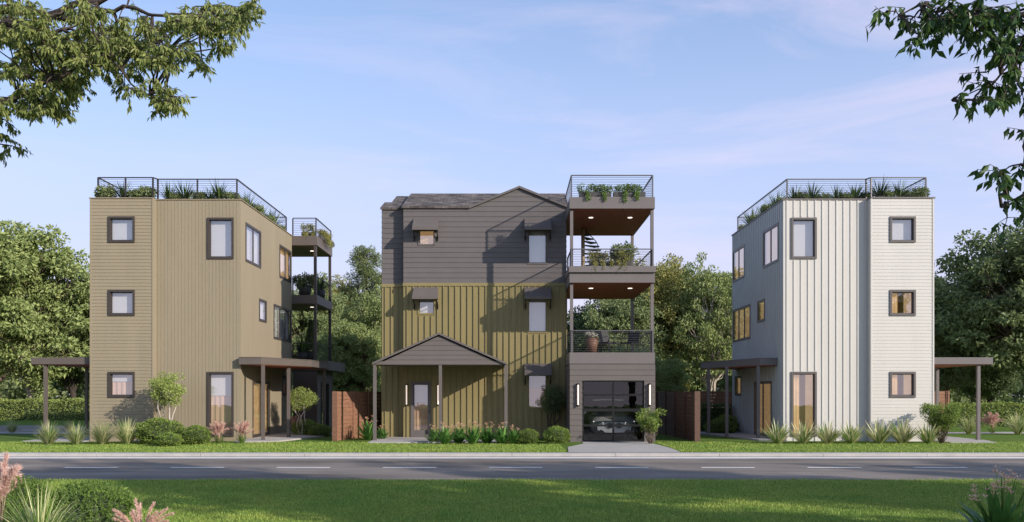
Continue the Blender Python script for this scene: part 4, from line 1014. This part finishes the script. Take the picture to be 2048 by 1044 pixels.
# ------------------------------------------------------------ grasses, yuccas, lilies
def blades(rng, n, H, spread, wd, segs=4, arch=1., base=.06, stiff=0., splay=1.):
    """n arching blades from one crown; returns quads"""
    V = []; Fq = []; mi = []
    for k in range(n):
        a = rng.uniform(0, 2 * math.pi); lean = rng.uniform(.05, 1) ** .7 * splay; L = H * rng.uniform(.65, 1.1)
        dx = np.array([math.cos(a), math.sin(a), 0]); side = np.array([-math.sin(a), math.cos(a), 0])
        p = dx * base * rng.random(); ang = lean * spread; i0 = len(V)
        for j in range(segs + 1):
            t = j / segs; w = wd * (1 - t) ** .6 * (.55 + .9 * min(t * 3, 1) * .5) + .001
            V += [p - side * w / 2, p + side * w / 2]
            an = ang + arch * t * t * lean * (1 - stiff)
            p = p + (dx * math.sin(an) + np.array([0, 0, math.cos(an)])) * L / segs
        for j in range(segs): q = i0 + 2 * j; Fq.append((q, q + 1, q + 3, q + 2))
    return np.array(V), np.array(Fq)
def grass_clump(name, rng, n, H, spread, wd, m, arch=1.6, pl=None, **k):
    o = bpy.data.objects.new(name, None); C.objects.link(o)
    ms = m if isinstance(m, list) else [m]
    V, Fq = blades(rng, n, H, spread, wd, 5, arch, **k); seg = 5; mi = np.repeat(rng.integers(0, len(ms), len(Fq) // seg), seg)
    mesh_np('blades', V, Fq, ms, o, mi)
    if pl:
        b = MB(); num, ph, pr = pl; PV = []
        for q in range(num):
            a = rng.uniform(0, 6.28); lean = rng.uniform(.15, .75); L = H * ph * rng.uniform(.85, 1.15); pts = []; p = Vector((0, 0, 0))
            for j in range(13):
                t = j / 12; pts.append(p.copy()); an = lean * (.45 + 1.75 * t * t)
                p = p + Vector((math.cos(a) * math.sin(an), math.sin(a) * math.sin(an), math.cos(an))) * L / 12
            b.tube(pts[:8], .004, 4, False)
            P = []; D = []
            for j in range(420):
                t = 7 + 5 * rng.random(); i = min(int(t), 11); c = pts[i].lerp(pts[i + 1], t - i); d = (pts[i + 1] - pts[i]).normalized()
                rr = norm(rng.normal(size=3)); P.append(np.array(c)); D.append(np.array(d) * .7 + rr * .6)
            PV.append(leaf_arrays(rng, np.array(P), np.array(D), pr * .9, pr * .1, 0))
        b.build('stalks', M['pink'], o, org=(0, 0, 0)); PV = np.concatenate(PV); mesh_np('plumes', PV, quads(len(PV) // 4), M['pink'], o)
    return o
gc = grass_clump('ornamental_grass', R4, 300, .66, .9, .016, [M['bl_cream'], M['bl_cream'], M['bl_green']], 1.5)
GR = [(97, 890, 1, 'cream striped grass tuft, leftmost of the row at the olive house'), (152, 890, .95, 'second cream striped grass tuft from the left'), (205, 889, 1.05, 'cream striped grass tuft under the bay of the olive house'), (254, 889, 1.12, 'cream striped grass tuft beside the largest round shrub'),
      (1938, 868, 1.0, 'pale grass tuft behind the right canopy post'), (2036, 869, 1.15, 'pale grass tuft at the right picture edge by the path'), (24, 866, .7, 'dark green grass tuft on the verge of the side road'), (137, 860, .6, 'small grass tuft beyond the left canopy slab')]
for i, (px, py, s, lb) in enumerate(GR):
    o = gc if i == 0 else copy_tree(gc); x, y = gp(px, py); put(o, lb, 'grass tuft', x, y, 0, i * 1.1, s * 1.3, 'cream striped grass tufts')
yc = grass_clump('variegated_yucca', R4, 85, .6, 1.05, .055, [M['bl_cream'], M['bl_green'], M['bl_cream']], .5, stiff=.5)
ords = ['leftmost', 'second from left', 'third from left', 'middle', 'third from right', 'second from right', 'rightmost']
for i, px in enumerate((1554, 1604, 1654, 1700, 1756, 1803, 1853)):
    o = yc if i == 0 else copy_tree(yc); x, y = gp(px, 887.5); put(o, 'cream edged yucca at the white house, %s of the seven in the row' % ords[i], 'yucca', x, y - .1, 0, i * 2.1, (1.45, 1.4, 1.4, 1.35, 1.5, 1.6, 1.35)[i], 'cream edged yuccas along the white house')
pg = grass_clump('pink_fountain_grass', R4, 130, .34, .9, .012, [M['bl_green']], 1.4, (26, 1.7, .05))
for i, (px, py, s, lb) in enumerate([(438, 888, .95, 'pink plumed grass under the tall window, left of the pair'), (484, 887, .95, 'pink plumed grass at the olive house corner, right of the pair'), (592, 870, .95, 'shaded pink plumed grass between the entry canopy posts'), (1985, 866, 1.1, 'pink plumed grass by the far right path')]):
    o = pg if i == 0 else copy_tree(pg); x, y = gp(px, py); put(o, lb, 'pink grass', x, y, 0, i * 1.9, s * 1.25, 'pink plumed grasses')
def flower_head(b, rng, c, r, n=6):
    for k in range(n):
        a = k * 2 * math.pi / n + rng.random() * .3; d = Vector((math.cos(a), math.sin(a), .35 + .5 * rng.random())).normalized(); s = d.cross(Vector((0, 0, 1))).normalized()
        p = Vector(c); b.face([p, p + d * r * .55 + s * r * .16, p + d * r, p + d * r * .55 - s * r * .16])
def lily(name, rng, n=58, H=.5, wd=.12, fl=9, fr=.06):
    o = bpy.data.objects.new(name, None); C.objects.link(o)
    V, Fq = blades(rng, n, H, 1.0, wd, 5, .9); mesh_np('leaves', V, Fq, M['bl_canna'], o)
    b = MB(); f = MB()
    for k in range(fl):
        a = rng.uniform(0, 6.28); r = rng.uniform(.05, .33) * H / .6; h = H * rng.uniform(.8, 1.2); e = Vector((r * math.cos(a), r * math.sin(a), h))
        b.tube([(0, 0, 0), (r * .4 * math.cos(a), r * .4 * math.sin(a), h * .55), e], [.008, .006, .004], 5, False)
        for q in range(2): flower_head(f, rng, e + Vector((rng.normal() * .02, rng.normal() * .02, q * .03)), fr)
    b.build('stalks', M['bl_green'], o, org=(0, 0, 0)); f.build('flowers', M['flower'], o, org=(0, 0, 0)); return o
ly = lily('flowering_lily', R4)
for i, (px, py, s, lb) in enumerate([(737, 880, 1.1, 'broad leaved plant with orange flowers by the fence left of the porch'), (890, 889, .95, 'orange flowered plant at the middle porch post'), (945, 889, 1.0, 'orange flowered plant midway between two porch posts'), (1004, 888, .95, 'orange flowered plant at the right porch post'), (765, 880, .7, 'small orange flowered plant just inside the left porch post'), (868, 886, .8, 'orange flowered plant left of the middle porch post'), (917, 887, .9, 'orange flowered plant second to the right of the middle porch post'), (974, 887, .92, 'orange flowered plant just left of the right porch post'), (1028, 888, .8, 'orange flowered plant between the right porch post and the small round shrub')]):
    o = ly if i == 0 else copy_tree(ly); x, y = gp(px, py); put(o, lb, 'flowering plant', x, y, 0, i * 1.7, s * 1.3, 'orange flowered plants along the gabled house')

# ------------------------------------------------------------ pots on the roofs and decks
def pot(b, x, y, z, r, h): b.tube([(x, y, z), (x, y, z + h)], [r * .8, r], 14)
def potted(name, rng, kind):
    o = bpy.data.objects.new(name, None); C.objects.link(o); b = MB(); pot(b, 0, 0, 0, .16, .24); b.build('pot', M['pot'], o, org=(0, 0, 0))
    if kind == 'spiky':
        V, Fq = blades(rng, 80, .62, .95, .035, 5, .9, stiff=.2); V = V + np.array([0, 0, .2]); mesh_np('leaves', V, Fq, [M['bl_dark'], M['bl_green']], o, np.repeat((rng.random(80) < .25).astype(int), 5))
    else:
        d = norm(rng.normal(size=(26, 3))); V = clump_leaves(rng, np.array([0, 0, .34]) + d * np.array([.2, .2, .12]), .09, 45, .07, .035, 0, .8, .3); mesh_np('leaves', V, quads(len(V) // 4), M['lf_mid'], o)
    return o
ps = potted('potted_yucca', R4, 'spiky'); pb = potted('potted_shrub', R4, 'bush'); first = {'s': True, 'b': True}
ZR = ZT - .2
def rp(kind, x, y, z, s, label, group):
    src = ps if kind == 's' else pb
    o = src if first[kind] else copy_tree(src); first[kind] = False
    put(o, label, 'potted plant', x, y, z, x * 3.3, s * 1.2, group)
ordn = ['first', 'second', 'third', 'fourth', 'fifth', 'sixth', 'seventh', 'eighth', 'ninth', 'tenth', 'eleventh', 'twelfth']
def roofrow(items, house, grp):
    cnt = {'s': 0, 'b': 0}
    for kind, px, s in items:
        bay = (px < 305) or (px > 1743); Y = (YF if bay else YC) + .42
        nm = 'spiky dark potted plant' if kind == 's' else 'low leafy potted shrub'
        rp(kind, X(px, Y), Y, ZR, s, '%s on the %s front roof edge, %s from left' % (nm, house, ordn[cnt[kind]]), grp); cnt[kind] += 1
roofrow([('b', 214, 1.2), ('s', 247, 1.0), ('b', 272, .95), ('b', 292, 1.15), ('s', 338, 1.0), ('b', 352, .9), ('s', 370, 1.1), ('b', 396, .95), ('s', 421, .85), ('s', 438, 1.1), ('b', 462, .95)], 'olive house', 'plants on the olive house roof')
roofrow([('s', 1589, .9), ('b', 1604, .9), ('s', 1624, 1.), ('b', 1645, .85), ('s', 1673, .9), ('b', 1692, .9), ('s', 1711, 1.), ('b', 1731, .9), ('s', 1759, 1.15), ('b', 1777, .9), ('s', 1797, 1.), ('b', 1817, .9), ('b', 1838, 1.1)], 'white house', 'plants on the white house roof')
for s_, nm in ((-1, 'olive house'), (1, 'white house')):
    for i in range(7):
        y = 33.6 + .92 * i; k = 's' if i % 2 else 'b'
        rp(k, s_ * (XI + .42), y, ZR, .95 + .1 * (i % 3), '%s along the side roof railing of the %s, %s from the front' % ('spiky potted plant' if k == 's' else 'leafy potted shrub', nm, ordn[i]), 'plants on the %s roof' % nm)
def planter(name, label, x0, x1, y, z, rng, h=.28, trail=4, white=True, lm='lf_box', group='trailing planters on the balcony tower', ax=0):
    o = thing(name, label, 'planter', ((x0 + x1) / 2, y, z), group, rz=rad(90) if ax else 0); w_ = (x1 - x0) / 2
    b = MB(); b.prism([(-w_, -.11), (w_, -.11), (w_, .11), (-w_, .11)], 0, .2); ob = b.build('trough', M['planter'], None, org=(0, 0, 0)); ob.parent = o
    n = int(w_ * 2 * 34); cen = np.stack([rng.uniform(-w_, w_, n), rng.normal(size=n) * .08 - .03, .22 + rng.uniform(0, h, n)], 1)
    V = [clump_leaves(rng, cen, .09, 40, .065, .032, .1, .9, .3)]
    tc_ = []
    for k in range(trail):
        xx = -w_ + 2 * w_ * (k + .5 + rng.uniform(-.25, .25)) / trail; L = rng.uniform(.3, .5)
        for j in range(9): t = j / 8; tc_.append((xx + rng.normal() * .03, -.13 - .16 * math.sin(min(t * 2.4, 1.57)), .22 - L * .8 * t))
    if tc_: V.append(clump_leaves(rng, np.array(tc_), .055, 30, .055, .028, .6, 1.2, .1))
    V = np.concatenate(V); mesh_np('leaves', V, quads(len(V) // 4), M[lm], o)
    if white:
        f = MB()
        for k in range(int(w_ * 22)): flower_head(f, rng, (rng.uniform(-w_, w_), -.16 - .06 * rng.random(), .2 + rng.uniform(-.12, .2)), .05, 5)
        q = f.build('flowers', M['wflower'], None, org=(0, 0, 0)); q.parent = o
    return o
planter('flower_planter', 'left trailing planter with white flowers on the top deck', X(1158, 31.95), X(1222, 31.95), 31.94, 8.74, R4, .2, 2)
planter('flower_planter', 'right trailing planter with white flowers on the top deck', X(1226, 31.95), X(1290, 31.95), 31.94, 8.74, R4, .2, 2)
planter('flower_planter', 'yellow green trailing planter on the middle deck of the tower', X(1178, 31.95), X(1262, 31.95), 31.94, 6.27, R4, .28, 5, False, 'lf_olive')
rp('b', X(1248, 32.5), 32.5, 6.27, 1.5, 'leafy potted shrub behind the middle deck planter', 'pots on the balcony tower')
planter('flower_planter', 'trailing planter on the olive house top balcony corner', -9.5, -8.9, 40.25, 8.79, R4, .3, 3, False, 'lf_olive', 'plants on the olive house balcony tower')
planter('flower_planter', 'trailing planter along the outer rail of the olive house top balcony', -9.6, -7.9, 41.6, 8.79, R4, .22, 5, False, 'lf_olive', 'plants on the olive house balcony tower', ax=1).location = (-8.82, 41.8, 8.79)
rp('s', X(640, 41.6), 41.6, 6.14, 1.35, 'large palm like potted plant on the second olive house balcony', 'plants on the olive house balcony tower')
rp('b', -9.4, 40.4, 6.14, 1.6, 'leafy potted shrub on the second olive house balcony', 'plants on the olive house balcony tower')
rp('s', -9.5, 40.3, 3.19, 1.3, 'spiky potted plant on the lowest olive house balcony', 'plants on the olive house balcony tower')
# cone shaped potted conifer
o = thing('potted_conifer', 'tall cone shaped potted conifer on the lowest olive house balcony', 'potted plant', (X(621, 40.7), 40.7, 3.19), 'plants on the olive house balcony tower')
b = MB(); pot(b, 0, 0, 0, .24, .45); q = b.build('pot', M['pot'], None, org=(0, 0, 0)); q.parent = o
t = R4.uniform(0, 1, 700); a = R4.uniform(0, 6.28, 700); cen = np.stack([.3 * (1 - t) * np.cos(a), .3 * (1 - t) * np.sin(a), .45 + 1.4 * t], 1)
V = clump_leaves(R4, cen, .06, 14, .05, .02, -.3, 1., .1); mesh_np('leaves', V, quads(len(V) // 4), M['lf_dark'], o)
# brown pot with white flowers, and two chairs on the first deck
o = thing('flower_pot', 'tall brown pot with white flowers on the first balcony above the garage', 'potted plant', (X(1184, 32.3), 32.3, 3.19), 'pots on the balcony tower')
b = MB(); b.tube([(0, 0, 0), (0, 0, .58)], [.16, .24], 16); q = b.build('pot', M['potbrown'], None, org=(0, 0, 0)); q.parent = o
f = MB()
for k in range(46): flower_head(f, R4, (R4.normal() * .12, R4.normal() * .1, .6 + R4.random() * .14), .08, 5)
q = f.build('flowers', M['wflower'], None, org=(0, 0, 0)); q.parent = o
def chair(x, y, z, rz, label):
    o = thing('patio_chair', label, 'chair', (x, y, z), 'patio chairs on the first balcony', rz)
    def pb_(nm, f):
        b = MB(); f(b); q = b.build(nm, M['black'], None, org=(0, 0, 0)); q.parent = o
    pb_('seat', lambda b: b.box(-.26, .26, -.26, .26, .38, .44)); pb_('backrest', lambda b: b.hull([(-.26, .24, .44), (.26, .24, .44), (.26, .28, .44), (-.26, .28, .44)], [(-.24, .34, .86), (.24, .34, .86), (.24, .38, .86), (-.24, .38, .86)]))
    for sx_ in (-1, 1):
        for sy_ in (-1, 1): pb_('leg', lambda b: b.tube([(sx_ * .24, sy_ * .24, .38), (sx_ * .27, sy_ * .27, 0)], .016, 6))
        pb_('armrest', lambda b: b.box(sx_ * .28 - .025, sx_ * .28 + .025, -.24, .26, .6, .63))
    return o
chair(3.6, 33.0, 3.19, .6, 'black patio chair beside the brown flower pot on the first balcony'); chair(4.4, 33.4, 3.19, -.7, 'black patio chair nearer the right railing of the first balcony')

# ------------------------------------------------------------ foreground planting
R5 = np.random.default_rng(21)
fb = ball_bush('near_shrub', R5, .6, .72, M['lf_box'], 5200, .045, .1)
# upright shoots all over the near shrub
d = norm(R5.normal(size=(330, 3))); d[:, 2] = abs(d[:, 2]); SV = []
for q in d:
    p0 = q * np.array([.56, .56, .4]) + np.array([0, 0, .3]); up = norm(q * .5 + np.array([0, 0, 1.]))
    tt = R5.uniform(0, 1, 26)[:, None]; P = p0 + up * tt * .13; SV.append(leaf_arrays(R5, P, norm(R5.normal(size=(26, 3)) + up * .9), .034, .013, .2))
SV = np.concatenate(SV); mesh_np('shoots', SV, quads(len(SV) // 4), M['lf_box'], fb)
put(fb, 'round dark green bushy shrub in the near lawn at bottom left', 'shrub', X(175, 11.2), 11.2, -.04, 0, (.88, .85, .88), 'foreground plants at bottom left')
o = copy_tree(fb); put(o, 'green shrub at the lower left corner under pink plumes', 'shrub', X(5, 10.6), 10.9, -.05, 1.4, (.62, .7, 1.0), 'foreground plants at bottom left')
fg = grass_clump('striped_grass', R5, 420, .62, 1.1, .012, [M['bl_cream'], M['bl_green'], M['bl_green']], 1.7)
put(fg, 'long bladed striped grass clump in the lower left corner', 'grass tuft', X(78, 10.0), 10.0, 0, 0, 1.25, 'foreground plants at bottom left')
fp = grass_clump('pink_plume_grass', R5, 90, .4, .8, .01, [M['bl_green']], 1.3, (16, 1.75, .05))
put(fp, 'pink plumed grass at the bottom edge beside the bushy shrub', 'pink grass', X(283, 10.4), 10.4, -.1, .4, .82, 'foreground plants at bottom left')
o = copy_tree(fp); put(o, 'pink plumed grass leaning in at the left picture edge', 'pink grass', X(2, 10.6), 10.6, .0, 2.3, 1.42, 'foreground plants at bottom left')
fl = lily('near_lily', R5, 70, .55, .15, 22, .05)
put(fl, 'large broad leaved lily with orange flowers in the lower right corner', 'flowering plant', X(2025, 9.6), 9.8, 0, .3, (1.25, 1.1, 1.35), 'foreground plants at bottom right')
fs = grass_clump('seed_head_reed', R5, 46, .75, .6, .009, [M['bl_green']], .7); put(fs, 'thin reed stalks rising behind the orange lily at lower right', 'reeds', X(2035, 10.1), 10.1, 0, 0, 1.18, 'foreground plants at bottom right')

# ------------------------------------------------------------ overhanging street trees
def spray(rng, p, n_tw, L, leaf, wd, per, droop):
    """short leafy twigs round a point"""
    P = []; D = []; tw = []
    for k in range(n_tw):
        d = norm(rng.normal(size=3) * np.array([1, 1, .5]) + np.array([0, 0, -droop * .3])); e = p + d * L * rng.uniform(.5, 1); tw.append((p, e))
        for j in range(per):
            t = rng.uniform(.15, 1.05); q = p + (e - p) * t; P.append(q); D.append(norm(d * .4 + rng.normal(size=3) * .45 + np.array([0, 0, -droop])))
    return np.array(P), np.array(D), tw
def overhang(name, label, base, limbs, zones, yr, leaf, wd, lm, bm, seed, tw=4, per=8, tl=.26, droop=1.0, extra=None, dens=1.):
    rng = np.random.default_rng(seed); o = thing(name, label, 'tree', base, 'overhanging street trees'); b = MB(); bx, by = base[0], base[1]
    loc = lambda q: np.array([q[0] - bx, q[1] - by, q[2]])
    limb(b, rng, (0, 0, -.2), (0, 0, 3.6), .26, .2, 5, .04, 10); limb(b, rng, (0, 0, 3.5), (0.3, .3, 7.5), .2, .06, 5, .08, 8)
    nodes = []
    for pts in limbs:      # (px, py, Y, radius)
        P3 = [loc((X(a, Y), Y, Z(c, Y))) for a, c, Y, r in pts]; rs = [r for *_, r in pts]
        st_ = np.array([0, 0, max(2.8, P3[0][2] - 1.3)]); dd = P3[0] - st_; k3 = rng.uniform(-.35, .35)
        P3 = [st_, st_ + dd * .3 + np.array([0, k3, .32]), st_ + dd * .66 + np.array([0, -k3 * .6, .3])] + P3; rs = [rs[0] * 1.9, rs[0] * 1.5, rs[0] * 1.2] + rs
        # smooth
        q = []; rr = []
        for i in range(len(P3) - 1):
            for t in np.linspace(0, 1, 5)[:-1]:
                w_ = P3[i] * (1 - t) + P3[i + 1] * t + rng.normal(size=3) * .018; q.append(w_); rr.append(rs[i] * (1 - t) + rs[i + 1] * t)
        q.append(P3[-1]); rr.append(rs[-1]); b.tube(q, rr, 7, False); nodes += q[4:]
    nodes += [np.array([0, 0, z]) for z in (3.5, 4.5, 5.5)] + [np.array([.3, .3, z]) for z in (6.5, 7.4)]; nodes = np.array(nodes); LP = []; LD = []
    cs = []
    for (a, c, ra, rc_, num) in zones:
        for k in range(max(1, int(num * dens))):
            an = rng.uniform(0, 6.28); r = math.sqrt(rng.random()); Y = rng.uniform(*yr); cs.append(loc((X(a + ra * r * math.cos(an), Y), Y, Z(c + rc_ * r * math.sin(an), Y))))
    if extra is not None:
        m, cc, R = extra; d = norm(rng.normal(size=(m, 3))); cs += list(np.array(cc) + d * rng.uniform(.4, 1, (m, 1)) * np.array(R))
    if base[0] > 0:
        d = norm(rng.normal(size=(60, 3))); cs += list(np.array([-1.2, -.1, 5.7]) + d * rng.uniform(.4, 1, (60, 1)) * np.array([1.3, 1.3, .9]))
    for p in cs:
        nd = nodes[np.argmin(((nodes - p) ** 2).sum(1))]
        limb(b, rng, nd, p, .014, .005, 4, .1, 4)
        P, D, t_ = spray(rng, p, tw, tl, leaf, wd, per, droop); LP.append(P); LD.append(D)
        for s0, e0 in t_: b.tube([s0, e0], [.004, .002], 3, False)
    LP = np.concatenate(LP); LD = np.concatenate(LD)
    V = leaf_arrays(rng, LP, LD, leaf, wd, .3); b.build('trunk', bm, o, org=(0, 0, 0)).location = (0, 0, 0)
    mesh_np('crown', V, quads(len(LP)), lm, o); return o
overhang('overhanging_tree', 'olive leaved tree whose branches fill the upper left corner', (-8.6, 9.6, 0),
         [[(-60, 60, 9.4, .07), (0, 52, 9.3, .05), (73, 47, 9.2, .042), (117, 24, 9.2, .036), (177, 9, 9.1, .03), (260, -12, 9, .02)],
          [(-60, 260, 9.2, .05), (9, 205, 9.0, .036), (47, 190, 9, .032), (92, 161, 8.9, .024), (133, 142, 8.9, .018), (221, 126, 8.8, .012), (300, 190, 8.8, .006)],
          [(-40, 10, 9.6, .06), (60, 25, 9.6, .034), (170, 40, 9.5, .028), (250, 15, 9.4, .02), (330, 35, 9.3, .015), (420, 70, 9.2, .008)],
          [(-40, 90, 9.9, .05), (60, 70, 9.8, .03), (120, 60, 9.8, .022), (200, 105, 9.8, .014), (330, 110, 9.8, .008)]],
         [(50, 50, 110, 60, 40), (160, 60, 100, 60, 34), (290, 70, 100, 50, 24), (410, 35, 90, 32, 26), (430, 70, 40, 30, 10), (110, 120, 110, 50, 34), (240, 110, 100, 35, 22), (345, 120, 60, 22, 10), (50, 175, 80, 45, 22), (110, 205, 55, 22, 9),
          (160, 180, 30, 22, 4), (310, 195, 50, 24, 9), (250, 178, 30, 12, 3), (0, 285, 26, 24, 4), (0, 225, 26, 20, 4), (490, 5, 28, 12, 5)],
         (8.4, 10.4), .075, .025, M['lf_over'], M['barkdark'], 5, 6, 14, .2, 1.0, (150, (-.8, .5, 7.4), (3.4, 3.2, 1.8)), .92)
overhang('overhanging_tree', 'dark glossy leaved tree whose branches hang in the upper right corner', (7.6, 7.2, 0),
         [[(2120, 20, 7.2, .03), (2048, 30, 7.1, .02), (1990, 35, 7.1, .016), (1930, 35, 7.0, .012), (1850, 18, 7.0, .008), (1775, 22, 7, .004)],
          [(2120, 60, 7.2, .024), (2048, 108, 7.2, .014), (2010, 145, 7.1, .01), (1965, 180, 7.1, .006), (1905, 200, 7.1, .003)],
          [(2130, 330, 7.3, .02), (2060, 330, 7.3, .01), (2015, 338, 7.3, .006), (1990, 352, 7.3, .003)], [(2130, 400, 7.3, .02), (2060, 388, 7.3, .01), (2020, 400, 7.2, .005), (2000, 415, 7.2, .003)]],
         [(1880, 20, 90, 22, 15), (1970, 20, 80, 28, 18), (1930, 55, 70, 26, 10), (2015, 55, 40, 40, 14), (1778, 22, 16, 10, 2), (1830, 25, 30, 18, 4), (1868, 75, 30, 12, 3), (2015, 90, 35, 22, 6), (2020, 165, 35, 30, 8), (1975, 180, 40, 22, 7), (1925, 192, 24, 12, 2), (1955, 150, 18, 8, 1),
          (2048, 270, 10, 10, 1), (2025, 345, 30, 18, 5), (1995, 352, 10, 8, 1), (2030, 400, 24, 18, 4), (2012, 425, 12, 12, 2)],
         (6.7, 7.6), .1, .046, M['lf_gloss'], M['barkdark'], 9, 3, 5, .19, .9, (120, (.8, 0, 6.0), (2.6, 3.0, 2.0)), .85)

# ------------------------------------------------------------ grass blades
def grass(name, label, x0, x1, ys, dens, H, wd, seed, skip=()):
    r = np.random.default_rng(seed); out_ = []
    P = []
    for (y0, y1, d_) in ys:
        k = (y1 + 0) / 12.
        n = int((y1 - y0) * 2 * (y1 * .6 + .5) * d_); y = r.uniform(y0, y1, n); x = r.uniform(-1, 1, n) * (y * .6 + .5); P.append(np.stack([x, y, np.zeros(n)], 1))
    P = np.concatenate(P)
    for poly in skip:
        (a, c, e, f_) = poly; k = ~((P[:, 0] > a) & (P[:, 0] < c) & (P[:, 1] > e) & (P[:, 1] < f_)); P = P[k]
    n = len(P); a = r.uniform(0, 6.28, n); lean = r.uniform(0, .7, n); h = H * r.uniform(.5, 1.2, n)[:, None]
    ph = .5 + .5 * np.sin(P[:, 0] * 1.7 + 2 * np.sin(P[:, 1])) * np.sin(P[:, 1] * 1.3 + P[:, 0] * .4); h = h * (.8 + .4 * ph[:, None])
    d = np.stack([np.cos(a) * np.sin(lean), np.sin(a) * np.sin(lean), np.cos(lean)], 1); s = np.stack([-np.sin(a), np.cos(a), 0 * a], 1) * (wd * r.uniform(.6, 1.3, n))[:, None]
    V = np.stack([P - s / 2, P + s / 2, P + d * h * .6 + s * .3, P + d * h + np.stack([np.cos(a), np.sin(a), 0 * a], 1) * h * .25], 1).reshape(-1, 3)
    tag(mesh_np(name, V, quads(n), M['grassb']), label, 'grass', kind='stuff')
grass('near_grass', 'short mown grass of the near lawn', 0, 0, [(11.5, 14.5, 2600), (14.5, 18.05, 1700)], 0, .045, .011, 1)
grass('far_grass', 'short mown grass between the kerb and the houses', 0, 0, [(26.22, 31.5, 420)], 0, .05, .022, 2, [(1.6, 5.05, 26, 31.8), (-5.1, -.2, 30.8, 34)])
